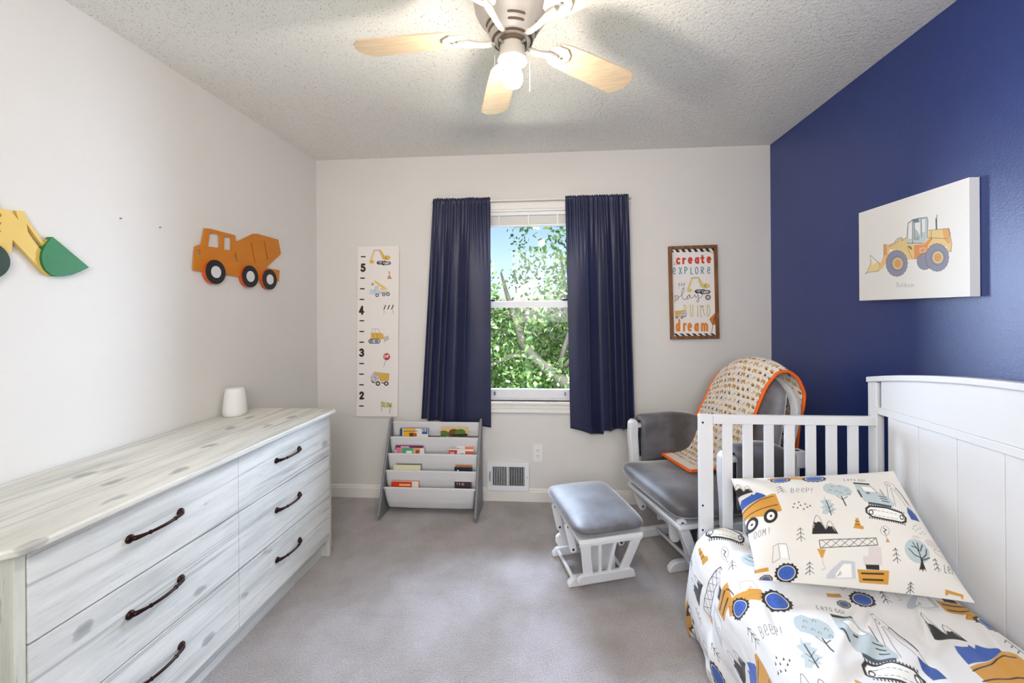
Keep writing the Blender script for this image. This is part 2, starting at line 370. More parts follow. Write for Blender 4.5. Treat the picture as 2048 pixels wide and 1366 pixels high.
GL = {  # y: 0 top, 1 baseline
 'B': [[(0, 0), (0, 1)], [(0, 0)] + arc(.2, .24, .25, .24, -90, 90) + [(0, .48)], [(0, .48)] + arc(.22, .74, .3, .26, -90, 90) + [(0, 1)]],
 'E': [[(.05, .6), (.5, .5)] + arc(.28, .32, .22, .3, 20, -180) + arc(.32, .62, .28, .36, 180, 40)],
 'P': [[(0, 0), (0, 1)], [(0, .02)] + arc(.2, .27, .28, .26, -90, 90) + [(0, .53)]],
 '!': [[(.1, 0), (.08, .72)], [(.07, .95), (.07, 1)]],
 'L': [[(0, 0), (0, 1), (.4, .98)]], 'T': [[(0, .02), (.55, 0)], [(.28, 0), (.26, 1)]],
 'S': [arc(.25, .25, .23, .24, -20, -260) + arc(.22, .74, .24, .25, -80, 160)],
 'G': [arc(.3, .5, .3, .5, -40, -320, 14) + [(.52, .58), (.3, .58)]],
 'O': [arc(.28, .5, .28, .5, 0, 360, 18)], 'M': [[(0, 1), (.06, 0), (.32, .62), (.6, 0), (.66, 1)]],
 'U': [[(0, 0)] + arc(.24, .72, .24, .28, 180, 0) + [(.48, 0)]], 'I': [[(.05, 0), (.05, 1)]],
 'D': [[(0, 0), (0, 1)], [(0, 0)] + arc(.1, .5, .45, .5, -80, 80) + [(0, 1)]],
 'X': [[(0, .0), (.5, 1)], [(.5, 0), (0, 1)]], 'R': [[(0, 0), (0, 1)], [(0, .02)] + arc(.2, .27, .28, .26, -90, 90) + [(0, .53)], [(.12, .53), (.5, 1)]],
 'W': [[(0, 0), (.16, 1), (.33, .35), (.5, 1), (.66, 0)]], 'A': [[(0, 1), (.28, 0), (.55, 1)], [(.12, .65), (.44, .65)]],
 'N': [[(0, 1), (0, 0), (.45, 1), (.45, 0)]],
 'c': [arc(.28, .68, .27, .32, -45, -315, 14)], 'r': [[(0, .38), (0, 1)], arc(.26, .66, .26, .26, 180, 290)],
 'e': [[(.02, .68), (.54, .66)] + arc(.28, .68, .27, .32, -5, -305, 14)], 'a': [arc(.26, .7, .25, .3, 0, 360, 16), [(.52, .38), (.52, 1)]],
 't': [[(.2, .12), (.2, .8)] + arc(.36, .82, .16, .17, 180, 60), [(0, .42), (.42, .4)]],
 'd': [arc(.26, .7, .25, .3, 0, 360, 16), [(.52, 0), (.52, 1)]], 'm': [[(0, .38), (0, 1)], arc(.19, .62, .19, .24, 180, 360) + [(.38, 1)], arc(.57, .62, .19, .24, 180, 360) + [(.76, 1)]],
 'u': [[(0, .38)] + arc(.22, .75, .22, .25, 180, 0) + [(.44, .38)], [(.44, .38), (.44, 1)]], 'l': [[(.05, 0), (.05, 1)]],
 'o': [arc(.27, .7, .26, .3, 0, 360, 16)], 'z': [[(0, .4), (.45, .4), (0, 1), (.45, 1)]], 's': [arc(.22, .54, .19, .15, -30, -250) + arc(.22, .84, .2, .16, -80, 150)],
 '5': [[(.45, .03), (.08, .03), (.05, .42)] + arc(.22, .68, .27, .29, -100, 150)], '4': [[(.34, 1), (.34, 0), (0, .72), (.52, .72)]],
 '3': [arc(.2, .25, .24, .23, -150, 90) + arc(.2, .72, .27, .26, -90, 150)], '2': [arc(.24, .27, .23, .25, -170, 30) + [(.02, .97), (.5, .95)]],
}
def panel(art, fn, back, mi=0):
    """front face of art grid mapped by fn(X,Y)->(...,3), skirt and back pushed by the vector back"""
    X, Y = np.meshgrid(art.xs, art.ys); P = fn(X, Y); b = MB(); nj, ni = X.shape
    idx = np.arange(nj * ni).reshape(nj, ni)
    q = np.stack([idx[:-1, :-1], idx[1:, :-1], idx[1:, 1:], idx[:-1, 1:]], -1).reshape(-1, 4).tolist()
    b.add(P, q); col = [art.c.reshape(-1, 3)]
    if back is not None:
        ring = np.concatenate([idx[0, :], idx[1:, -1], idx[-1, -2::-1], idx[-2:0:-1, 0]]); PR = P.reshape(-1, 3)[ring] + np.array(back)
        n = len(ring); b.v.append(PR); base = b.n; b.n += n
        for i in range(n): b.f.append([int(ring[i]), int(ring[(i + 1) % n]), base + (i + 1) % n, base + i]); b.m.append(0)
        b.f.append([base + i for i in range(n)]); b.m.append(0)
        col.append(art.c.reshape(-1, 3)[ring])
    return b, np.concatenate(col)

# ------------------------------------------------------------------ room shell
def struct(name, b, mat, **kw): o = b.build(name, mat, **kw); o['kind'] = 'structure'; return o
YF = -3.06                                # wall behind the camera
struct('floor', MB().box(-0.1, W + 0.1, -4.6, 0.1, -0.1, 0), M_carpet)
struct('ceiling', MB().box(-0.1, W + 0.1, -4.6, 0.12, H, H + 0.12), M_ceil)
struct('wall_left', MB().box(-0.12, 0, YF - 0.1, 0.12, 0, H), M_wall)
struct('wall_right', MB().box(W, W + 0.12, YF - 0.1, 0.12, 0, H), M_navy)
WX0, WX1, WZ0, WZ1 = 1.13, 1.965, 0.70, 2.03          # window opening
struct('wall_back', MB().box(0, WX0, 0, 0.13, 0, H).box(WX1, W, 0, 0.13, 0, H).box(WX0, WX1, 0, 0.13, 0, WZ0).box(WX0, WX1, 0, 0.13, WZ1, H), M_wall)
DX0, DX1 = 0.75, 2.75                                  # wide opening made up behind the camera to let the fill light in
struct('wall_front', MB().box(0, DX0, YF - 0.1, YF, 0, H).box(DX1, W, YF - 0.1, YF, 0, H).box(DX0, DX1, YF - 0.1, YF, 2.25, H), M_wall)
struct('wall_fill_box', MB().box(-0.1, 0, -4.6, YF - 0.1, 0, H).box(W, W + 0.1, -4.6, YF - 0.1, 0, H).box(-0.1, W + 0.1, -4.7, -4.6, 0, H), M_wall)  # unseen walls added to close in the rear fill lamp
def base_profile(L, fn):
    b = MB(); prof = [(0, 0), (0.015, 0), (0.015, 0.066), (0.011, 0.072), (0.010, 0.082), (0.005, 0.089), (0, 0.089)]
    return b.prism(prof, fn, 0, L)
struct('baseboard_back', base_profile(W, lambda a, b, t: (t, -a, b)), M_trim)
struct('baseboard_left', base_profile(-YF, lambda a, b, t: (a, -t, b)), M_trim)
struct('baseboard_right', base_profile(-YF, lambda a, b, t: (W - a, -t, b)), M_trim)

# window: casing, sashes, panes
win = thing('window_1', None, None, ((WX0 + WX1) / 2, 0, WZ0), kind='structure')
b = MB()
for x0, x1 in ((WX0 - 0.07, WX0), (WX1, WX1 + 0.07)): b.box(x0, x1, -0.018, 0, 0.69, 2.03).box(x0 + 0.012, x1 - 0.012, -0.024, 0, 0.69, 2.03)
b.box(WX0 - 0.07, WX1 + 0.07, -0.018, 0, 2.03, 2.10).box(WX0 - 0.06, WX1 + 0.06, -0.025, 0, 2.045, 2.085).box(WX0 - 0.08, WX1 + 0.08, -0.03, 0, 2.098, 2.112)
b.build('window_casing', M_trim, win, bevel=0.003)
MB().box(WX0 - 0.08, WX1 + 0.08, -0.035, 0.06, 0.682, 0.70).build('window_sill', M_trim, win, bevel=0.004)
MB().box(WX0 - 0.06, WX1 + 0.06, -0.018, 0, 0.622, 0.682).box(WX0 - 0.06, WX1 + 0.06, -0.026, 0, 0.655, 0.668).box(WX0 - 0.06, WX1 + 0.06, -0.022, 0, 0.622, 0.632).build('window_apron', M_trim, win, bevel=0.002)
MB().box(WX0, WX0 + 0.02, 0.0, 0.125, 0.70, 2.03).box(WX1 - 0.02, WX1, 0.0, 0.125, 0.70, 2.03).box(WX0, WX1, 0.0, 0.125, 2.01, 2.03).box(WX0, WX1, 0.03, 0.125, 0.70, 0.715).build('window_jamb', M_vinyl, win)
def sash(z0, z1, y, rail0, rail1):
    b = MB(); x0, x1 = WX0 + 0.02, WX1 - 0.02
    b.box(x0, x0 + 0.04, y, y + 0.03, z0, z1).box(x1 - 0.04, x1, y, y + 0.03, z0, z1).box(x0 + 0.04, x1 - 0.04, y, y + 0.03, z0, z0 + rail0).box(x0 + 0.04, x1 - 0.04, y, y + 0.03, z1 - rail1, z1)
    f = b.build('window_sash', M_vinyl, win, bevel=0.003)
    MB().box(x0 + 0.04, x1 - 0.04, y + 0.012, y + 0.017, z0 + rail0, z1 - rail1).build('pane', M_glass, f)
    return f
lower = sash(0.715, 1.405, 0.035, 0.062, 0.045)
upper = sash(1.36, 2.01, 0.07, 0.045, 0.03)
for sx in (-1, 1):
    cx = 1.545 + sx * 0.25
    MB().box(cx - 0.005, cx + 0.008, 0.022, 0.036, 0.735, 0.762).build('sash_lift', M_steel, lower, bevel=0.002)
    lk = on_y(981 if sx < 0 else 1130, 601, 0.03); MB().box(lk[0] - 0.02, lk[0] + 0.03, 0.03, 0.05, 1.405, 1.415).build('sash_lock', M_slot, lower, bevel=0.002)

# raised mini blind
bl = thing('window_blind', 'white raised mini blind bunched at the top of the window', 'blind', (1.5475, 0.03, 2.01))
MB().box(WX0 + 0.022, WX1 - 0.022, 0.004, 0.030, 2.006, 2.029).build('headrail', M_vinyl, bl, bevel=0.002)
b = MB()
for k in range(19):
    z = 1.944 + k * 0.0031; b.box(WX0 + 0.024, WX1 - 0.024, 0.004, 0.029, z, z + 0.0024)
b.build('slat_stack', M_trim, bl)
MB().box(WX0 + 0.024, WX1 - 0.024, 0.003, 0.030, 1.930, 1.943).build('bottom_rail', M_vinyl, bl, bevel=0.002)
for x in (1.34, 1.5475, 1.75): MB().box(x - 0.004, x + 0.004, 0.0005, 0.002, 1.935, 2.006).build('ladder_tape', M_vinyl, bl)

# ------------------------------------------------------------------ curtains
rod = thing('curtain_rod', 'slim white curtain rod across the top of the window', 'curtain rod', (1.55, -0.055, 2.098))
MB().tube([(0.875, -0.004, 2.098), (0.875, -0.045, 2.098), (0.885, -0.055, 2.098), (2.235, -0.055, 2.1), (2.245, -0.045, 2.1), (2.245, -0.004, 2.1)], 0.007, 10).build('rod_tube', M_trim, rod, smooth=True)
for x in (0.875, 2.245): MB().box(x - 0.008, x + 0.008, -0.012, 0.0, 2.075, 2.12).build('wall_bracket', M_trim, rod, bevel=0.002)
def curtain(name, label, xt0, xt1, xb0, xb1, zt, hem, phase, seed, nf=3.4):
    t = thing(name, label, 'curtain', ((xt0 + xt1) / 2, -0.06, zt), group='navy curtains at the window')
    nu, nv = 240, 120; U, V = np.meshgrid(np.linspace(0, 1, nu), np.linspace(0, 1, nv)); vn = VNoise(seed)
    x = (xt0 + (xt1 - xt0) * U) * (1 - V) + (xb0 + (xb1 - xb0) * U) * V
    zb = np.interp(U, [p[0] for p in hem], [p[1] for p in hem]); z = zt * (1 - V) + zb * V
    gather = np.clip(1 - V * 3.0, 0, 1) ** 1.3; full = np.clip(V * 1.8, 0, 1)
    UP = (1 - (1 - U) ** 1.9) if xt0 < 1.5 else U ** 1.9
    ph = 2 * pi * (nf * (UP + 0.03 * vn(U * 3, V * 1.2 + 3)) + phase)
    w1 = 0.0045 * np.sin(2 * pi * (15 * U + phase) + 4 * vn(U * 9, V * 2)) * gather + 0.0012 * vn(U * 9, V * 5)
    w2 = (0.046 * np.abs(np.sin(ph / 2)) ** 0.8 - 0.024 + 0.002 * np.sin(2.0 * ph + 1.2)) * (0.22 + 0.78 * full)
    y = -0.060 + w1 + w2
    pocket = np.exp(-((z - 2.098) / 0.010) ** 2); y = y * (1 - pocket) + np.minimum(y, -0.066) * pocket
    z = z + (0.003 * np.sin(2 * pi * 26 * U) + 0.004 * vn(U * 12, U * 0)) * np.clip(1 - V * 40, 0, 1)
    y = np.clip(y, -0.086, -0.030)
    MB().grid(np.stack([x, y, z], -1)).build('curtain_panel', M_curt, t, smooth=True, solid=0.003)
    return t
curtain('curtain', 'navy curtain on the left side of the window, behind the book rack', 0.884, 1.287, 0.787, 1.278, 2.122, [(0, .58), (0.7, .545), (1, .522)], 0.30, 3, 3.2)
curtain('curtain', 'navy curtain on the right side of the window, with uneven hem', 1.804, 2.229, 1.829, 2.262, 2.118, [(0, .525), (.3, .50), (.52, .486), (.53, .512), (.8, .53), (1, .518)], 0.55, 11, 3.6)

# ------------------------------------------------------------------ wall register and outlet
vt = thing('wall_register', 'white metal air register low on the wall under the window', 'vent', (1.393, 0, 0.075))
vx0, vx1, vz0, vz1 = 1.248, 1.540, 0.076, 0.274
b = MB(); y0_, y1_ = -0.024, -0.0155
b.box(vx0, vx1, y0_, y1_, vz0, vz0 + 0.035).box(vx0, vx1, y0_, y1_, vz1 - 0.03, vz1).box(vx0, vx0 + 0.032, y0_, y1_, vz0 + 0.035, vz1 - 0.03).box(vx1 - 0.032, vx1, y0_, y1_, vz0 + 0.035, vz1 - 0.03).box(1.388, 1.398, y0_, y1_, vz0 + 0.035, vz1 - 0.03)
b.box(vx0 + 0.002, vx1 - 0.002, y1_, -0.0005, vz1 - 0.006, vz1 - 0.001).box(vx0 + 0.001, vx0 + 0.005, y1_, -0.0005, 0.0895, vz1 - 0.006).box(vx1 - 0.005, vx1 - 0.001, y1_, -0.0005, 0.0895, vz1 - 0.006)
b.build('register_face', M_vinyl, vt, bevel=0.003)
MB().box(vx0 + 0.006, vx1 - 0.006, -0.010, -0.001, 0.0905, vz1 - 0.008).build('duct_box', M_slot, vt)
for h in range(2):
    for k in range(9):
        x = (vx0 + 0.036 + k * 0.0124) if h == 0 else (1.404 + k * 0.0121)
        a = radians(48 if h == 0 else 60) * (1 if h == 0 else 1)
        MB().box(-0.0042, 0.0042, -0.0008, 0.0008, vz0 + 0.035, vz1 - 0.03, R=Rz(-a), o=(x, -0.0195, 0)).build('louver', M_vinyl, vt)
MB().box(vx0 + 0.018, vx0 + 0.021, -0.034, -0.024, 0.145, 0.21).build('damper_lever', M_slot, vt)
for x in (vx0 + 0.01, vx1 - 0.012): MB().lathe([(0.003, -0.0265), (0.003, -0.024)], (x, 0, 0.175), 10, axis=1).build('screw', M_steel, vt)
ol = thing('wall_outlet', 'white duplex electrical outlet plate on the wall right of the register', 'outlet', (1.602, 0, 0.337))
MB().box(1.565, 1.642, -0.006, 0, 0.276, 0.400).build('cover_plate', M_trim, ol, bevel=0.003)
for z in (0.357, 0.318):
    MB().box(1.586, 1.620, -0.0075, -0.006, z - 0.014, z + 0.014).build('receptacle', M_vinyl, ol, bevel=0.001)
    MB().box(1.594, 1.597, -0.008, -0.0074, z - 0.002, z + 0.007).box(1.608, 1.611, -0.008, -0.0074, z - 0.002, z + 0.007).box(1.600, 1.605, -0.008, -0.0074, z - 0.011, z - 0.006).build('slots', M_slot, ol)

# ------------------------------------------------------------------ dresser
dr = thing('dresser', 'long whitewashed pine dresser with six drawers along the left wall', 'dresser', (0.26, -1.36, 0))
DY0, DY1, DXF = -2.012, -0.692, 0.492           # near end, far end, front of the case
poly = [(0.012, DY0 - 0.035), (0.50, DY0 - 0.035), (0.532, DY0 - 0.008), (0.532, DY1 - 0.05), (0.532, DY1 - 0.02), (0.512, DY1 + 0.0), (0.012, DY1 + 0.0)]
MB().prism([(x, y) for x, y in poly], lambda a, b_, t: (a, b_, t), 0.781, 0.802).build('dresser_top', M_pine_top, dr, bevel=0.006, seg=3)
for y0, y1 in ((DY0, DY0 + 0.022), (DY1 - 0.022, DY1)):
    MB().box(0.016, DXF - 0.0, y0, y1, 0.0, 0.781).build('side_panel', M_pine_side, dr, bevel=0.002)
MB().box(0.02, DXF - 0.022, DY0 + 0.022, DY1 - 0.022, 0.10, 0.78).build('carcass', M_pine, dr)
MB().box(DXF - 0.06, DXF - 0.045, DY0 + 0.022, DY1 - 0.022, 0.0, 0.10).build('toe_kick', M_pine, dr)
def handle_full(y0, y1, z, x, parent):
    b = MB(); t = np.linspace(0, 1, 21); arch = np.clip(np.sin(pi * t), 0, 1) ** 0.55
    P = np.stack([x + 0.006 + 0.022 * arch, y0 + (y1 - y0) * t, z + 0 * t], 1)
    rr = 0.0046 + 0.0 * t; rr[:4] = [0.0075, 0.007, 0.006, 0.0052]; rr[-4:] = [0.0052, 0.006, 0.007, 0.0075]
    b.tube(P, rr, 12)
    for yy in (y0, y1): b.lathe([(0.0125, -0.0005), (0.0125, 0.003), (0.0095, 0.007), (0.006, 0.009)], (x, yy, z), 18, axis=0)
    for k in (5, 15): b.tube([P[k - 1] * 0.25 + P[k] * 0.75, P[k + 1] * 0.25 + P[k] * 0.75], 0.0062, 12)
    return b.build('drawer_handle', M_bronze, parent, smooth=True)
SPL = -1.354
rows = [(0.556, 0.772), (0.331, 0.551), (0.104, 0.326)]; hz = [0.676, 0.457, 0.238]
for (z0, z1), zh in zip(rows, hz):
    for y0, y1, h0, h1 in ((DY0 + 0.0235, SPL - 0.001, -1.762, -1.602), (SPL + 0.001, DY1 - 0.0235, -1.138, -0.980)):
        d = MB().box(DXF - 0.021, DXF + 0.003, y0, y1, z0, z1).build('drawer', M_pine, dr, bevel=0.0015)
        handle_full(h0, h1, zh, DXF + 0.003, d)

# smart speaker on the dresser
sp = MB().lathe([(0.046, 0.0), (0.052, 0.006), (0.054, 0.02), (0.0525, 0.05), (0.048, 0.09), (0.0435, 0.125), (0.041, 0.138), (0.036, 0.143), (0.02, 0.144)], (0.075, -0.86, 0.8022), 40).build('smart_speaker', simple('matte_white_plastic', (232, 232, 230), 0.6, 0.01), smooth=True)
props(sp, 'small white tapered round speaker standing on the dresser by the wall', 'speaker')

# ------------------------------------------------------------------ wall cut-outs on the left wall
def cut(parent, name, polys_px, mat, x0, x1, holes=(), bevel=0.0015):
    """outline in photograph pixels on the left wall -> board between x0 and x1; holes cut right through"""
    bm = bmesh.new()
    def loop(P): return [bm.verts.new(on_x(px, py, x1)) for px, py in P]
    loops = [loop(polys_px)] + [loop(h) for h in holes]; es = []
    for L in loops:
        for i in range(len(L)): es.append(bm.edges.new((L[i], L[(i + 1) % len(L)])))
    bmesh.ops.triangle_fill(bm, use_beauty=True, use_dissolve=False, edges=es)
    bmesh.ops.dissolve_limit(bm, angle_limit=0.01, verts=bm.verts, edges=bm.edges)
    r = bmesh.ops.extrude_face_region(bm, geom=bm.faces[:]); vs = [g for g in r['geom'] if isinstance(g, bmesh.types.BMVert)]
    for v in vs: v.co.x = x0
    bmesh.ops.recalc_face_normals(bm, faces=bm.faces)
    me = bpy.data.meshes.new(name); fr = FR[parent.name]
    bmesh.ops.translate(bm, verts=bm.verts, vec=-Vector(fr[0])); bm.to_mesh(me); bm.free()
    me.materials.append(mat); o = bpy.data.objects.new(name, me); COL.objects.link(o); o.parent = parent; FR[o.name] = fr
    return o
def Q(pts, sx, sy, s): return [(sx + x / s, sy + y / s) for x, y in pts]
mixr = thing('mixer_truck_cutout', 'orange wooden cement mixer truck cut-out on the left wall', 'wall art', (0, -0.75, 1.6), group='wooden vehicle cut-outs')
q2 = lambda P: Q(P, 380, 440, 8.54)
body = q2([(62, 855), (68, 790), (90, 455), (195, 420), (210, 385), (255, 142), (350, 148), (775, 262), (780, 385), (1090, 235), (1150, 235), (1510, 335), (1553, 560), (1545, 590), (1312, 803), (1320, 820), (1532, 858), (1520, 1045), (1200, 1020), (865, 968), (620, 935), (250, 885)])
holes = [q2([(340, 215), (490, 240), (512, 280), (512, 478), (308, 452)]), q2([(588, 282), (700, 292), (712, 300), (708, 520), (583, 505)]), q2([(128, 505), (180, 505), (183, 598), (130, 598)]),
         q2([(775, 540), (790, 560), (825, 715), (808, 722), (780, 700)]), q2([(1034, 388), (1052, 386), (1122, 728), (1102, 734)]), q2([(1260, 360), (1280, 356), (1340, 678), (1320, 682)])]
cut(mixr, 'truck_body', body, M_orangewood, 0.005, 0.012, holes)
def wall_wheel(parent, cx, cz, r, x0, x1, hub, mt, hubm, edge=None):
    w = MB().lathe([(r, x0), (r, x1 - 0.003)], (0, cx, cz), 40, axis=0).build('wheel', edge or mt, parent)
    MB().lathe([(r, x1 - 0.003), (r, x1 - 0.001), (r - 0.001, x1)], (0, cx, cz), 40, axis=0).build('tire_face', mt, w)
    MB().lathe([(hub, x1), (hub, x1 + 0.0012)], (0, cx, cz), 32, axis=0).build('hub_cap', hubm, w)
for (c, e, m_) in (((446, 888), 168, 205), ((1034, 965), 135, 186), ((1368, 1016), 118, 172)):
    p = on_x(380 + c[0] / 8.54, 440 + c[1] / 8.54, 0.026); pt = on_x(380 + c[0] / 8.54, 440 + (c[1] - m_) / 8.54, 0.026)
    r = abs(pt[2] - p[2]); wall_wheel(mixr, p[1], p[2], r, 0.003, 0.026, r * 0.5, M_black, M_white, M_rededge)
ldr = thing('loader_cutout', 'yellow wooden loader cut-out with green bucket on the left wall', 'wall art', (0, -1.7, 1.55), group='wooden vehicle cut-outs')
q1 = lambda P: Q(P, 0, 400, 8.04)
YA = [(-900, 40), (-500, 20), (-420, -60), (-60, -60), (0, 130), (200, 190), (305, 325), (300, 300), (255, 170), (380, 178), (430, 300), (640, 600), (720, 590), (850, 590), (900, 700), (870, 1200), (780, 1210), (700, 1140), (205, 640), (190, 820), (120, 760), (-900, 760)]
YA = [(-900, 40), (-500, 20), (-420, -60), (-60, -60), (0, 130), (190, 185), (300, 325), (255, 172), (380, 178), (430, 290), (650, 610), (720, 690), (760, 640), (850, 592), (880, 700), (860, 1200), (780, 1215), (700, 1150), (205, 640), (185, 850), (-900, 850)]
cut(ldr, 'loader_body', q1(YA), M_yellowwood, 0.004, 0.016, [q1([(428, 380), (440, 400), (700, 760), (705, 800), (680, 830), (480, 570), (455, 520)]), q1([(-60, 235), (10, 215), (35, 250), (10, 275), (-60, 275)]), q1([(-60, 365), (10, 350), (28, 378), (10, 400), (-60, 400)]), q1([(-60, 490), (5, 475), (22, 500), (5, 525), (-60, 525)])])
bk = [(850, 592), (1435, 1083)] + [(1300, 1150), (1150, 1205), (1000, 1228), (900, 1222), (820, 1190), (740, 1120), (690, 1020), (675, 930), (690, 830), (740, 720)]
cut(ldr, 'loader_bucket', q1(bk), M_greenwood, 0.004, 0.026)
p = np.array((0, -1.757, 1.491)); r = 0.061
wall_wheel(ldr, p[1], p[2], r, 0.004, 0.028, r * 0.46, M_wheelgreen, M_white)
for px, py in ((242, 437), (321, 455)):
    p = on_x(px, py, 0.004); o = MB().tube([(0, p[1], p[2]), (0.006, p[1], p[2] + 0.001)], 0.0028, 8).build('wall_nail', M_steel)
    props(o, 'tiny bare nail %s on the left wall between the two cut-outs' % ('nearer the green bucket' if px < 300 else 'nearer the orange mixer truck'), 'nail', 'nails left in the left wall')

# ------------------------------------------------------------------ small vehicles for the prints (coordinates in a unit box 0..100, y down)
BK = (34, 32, 34); YL = (224, 180, 84); YL2 = (236, 206, 130); GR = (196, 198, 204)
def put(a, x, y, s, flip=False, ry=None):
    ry = ry or s
    a.T0 = (x, y, s, ry, flip)
AS = 0.82
def v_excavator(a, X, Y, s, yl=YL, flip=False):
    f = lambda P: [(X + (100 - p[0] if flip else p[0]) * s, Y + p[1] * s * AS) for p in P]
    a.stroke(BK, 1.2 * s, f([(46, 10), (60, 52), (70, 60), (72, 40), (60, 30), (50, 6), (20, 8), (6, 60)]))
    a.fill(yl, f([(44, 6), (52, 4), (64, 28), (74, 44), (72, 58), (62, 56), (56, 34), (46, 14)]))
    a.fill(YL2, f([(20, 8), (26, 10), (14, 62), (6, 60)])); a.stroke((150, 130, 80), 0.8 * s, f([(20, 7), (46, 3), (48, 9), (24, 13)]))
    a.fill(yl, f([(2, 62), (16, 60), (24, 68), (20, 78), (8, 80), (1, 74)]))
    a.fill(yl, f([(66, 52), (80, 36), (94, 38), (96, 52), (84, 62), (66, 60)])); a.stroke(BK, 2 * s, f([(74, 52), (78, 34)])); a.stroke(BK, 1 * s, f([(70, 50), (82, 54)]))
    for dx, dy in ((-20, -4), (0, 0)):
        c = [(60 + dx, 72 + dy), (92 + dx, 70 + dy), (97 + dx, 76 + dy), (93 + dx, 84 + dy), (62 + dx, 88 + dy), (54 + dx, 80 + dy)]
        a.fill(GR, f(c)); a.stroke(BK, 3.2 * s, f(c), True); a.fill(BK, f([(62 + dx, 72 + dy), (56 + dx, 80 + dy), (63 + dx, 88 + dy), (70 + dx, 86 + dy), (62 + dx, 80 + dy)]))
        for cx in (68, 90): q = f([(cx + dx, 79 + dy)])[0]; a.ell(BK, q[0], q[1], 2.6 * s, 2.6 * s)
def v_crane(a, X, Y, s):
    f = lambda P: [(X + p[0] * s, Y + p[1] * s * AS) for p in P]
    a.fill(YL2, f([(22, 2), (30, 0), (78, 38), (84, 50), (70, 54), (24, 12)])); a.stroke((150, 130, 70), 1.2 * s, f([(28, 6), (72, 44)]))
    a.fill((204, 212, 222), f([(2, 52), (26, 52), (30, 34), (46, 34), (46, 78), (24, 84), (2, 78)])); a.stroke(BK, 1 * s, f([(28, 70), (27, 50), (32, 34), (45, 34)]))
    a.fill(GR, f([(46, 62), (96, 62), (96, 76), (46, 80)])); a.fill(YL2, f([(52, 46), (84, 42), (86, 56), (54, 58)]))
    for cx, cy in ((38, 86), (70, 82), (90, 80)): q = f([(cx, cy)])[0]; a.ell(BK, *q, 8.5 * s, 8.5 * s); a.ell((225, 222, 220), *q, 4.6 * s, 4.6 * s)
    q = f([(16, 22)])[0]; a.ell((110, 105, 105), *q, 6 * s, 6 * s); a.ell((230, 225, 222), *q, 3 * s, 3 * s)
def v_dozer(a, X, Y, s):
    f = lambda P: [(X + p[0] * s, Y + p[1] * s * AS) for p in P]
    a.stroke((110, 105, 100), 1.3 * s, f([(18, 30), (18, 6), (50, 6), (56, 28)])); a.stroke((120, 110, 100), 1 * s, f([(32, 6), (34, 28)]))
    a.fill(YL, f([(12, 28), (60, 28), (74, 38), (74, 66), (12, 66)])); a.fill((190, 150, 70), f([(24, 34), (27, 34), (27, 60), (24, 60)])); a.fill((190, 150, 70), f([(40, 34), (43, 34), (43, 60), (40, 60)]))
    a.fill((198, 188, 190), f([(74, 52), (96, 44), (100, 66), (76, 84)]))
    c = [(8, 66), (50, 64), (58, 76), (50, 90), (8, 90), (0, 78)]; a.fill(GR, f(c)); a.stroke(BK, 3 * s, f(c), True)
    for cx in (14, 40): q = f([(cx, 77)])[0]; a.ell((95, 95, 98), *q, 7.5 * s, 7.5 * s); a.ell(GR, *q, 3 * s, 3 * s)
def v_dump(a, X, Y, s, flip=False):
    f = lambda P: [(X + (100 - p[0] if flip else p[0]) * s, Y + p[1] * s * AS) for p in P]
    a.fill(YL, f([(18, 8), (46, 12), (98, 18), (94, 62), (50, 66), (46, 24), (20, 18)]))
    for k in range(5): a.stroke((176, 136, 60), 1.3 * s, f([(56 + k * 9, 22), (55 + k * 9, 60)]))
    a.stroke((150, 120, 70), 1.5 * s, f([(20, 8), (98, 18)]))
    a.fill((208, 202, 208), f([(4, 44), (14, 20), (24, 18), (46, 26), (46, 70), (24, 72), (2, 56)])); a.stroke(BK, 1.2 * s, f([(4, 42), (12, 20), (24, 18), (24, 40), (4, 42)]))
    a.stroke(BK, 1.6 * s, f([(28, 60), (28, 36), (38, 22), (46, 26), (46, 44), (30, 48)])); a.fill(BK, f([(2, 54), (22, 70), (28, 68), (26, 74), (14, 74)])); a.fill(BK, f([(56, 70), (72, 72), (72, 78), (58, 76)]))
    for cx in (40, 82): q = f([(cx, 78)])[0]; a.ell(BK, *q, 11.5 * s, 11.5 * s); a.ell((215, 210, 212), *q, 6 * s, 6 * s)
def v_cone(a, X, Y, s, col=(206, 150, 88)):
    f = lambda P: [(X + p[0] * s, Y + p[1] * s * 1.7) for p in P]
    a.fill((226, 200, 170), f([(44, 0), (56, 0), (78, 80), (22, 80)])); a.fill(col, f([(44, 0), (56, 0), (64, 32), (36, 32)])); a.fill(col, f([(28, 58), (72, 58), (78, 80), (22, 80)])); a.fill(col, f([(4, 84), (96, 80), (100, 96), (0, 98)]))
def v_barrier(a, X, Y, s):
    f = lambda P: [(X + p[0] * s, Y + p[1] * s) for p in P]
    for k in range(3): x = 10 + k * 34; a.fill(BK, f([(x + 14, 12), (x + 24, 10), (x + 8, 50), (x - 2, 52)]))
    for x in (6, 84): a.stroke(BK, 2.6 * s, f([(x + 4, 4), (x + 7, 8)])); a.stroke(BK, 1.4 * s, f([(x + 2, 96), (x + 8, 54), (x + 20, 94)]))

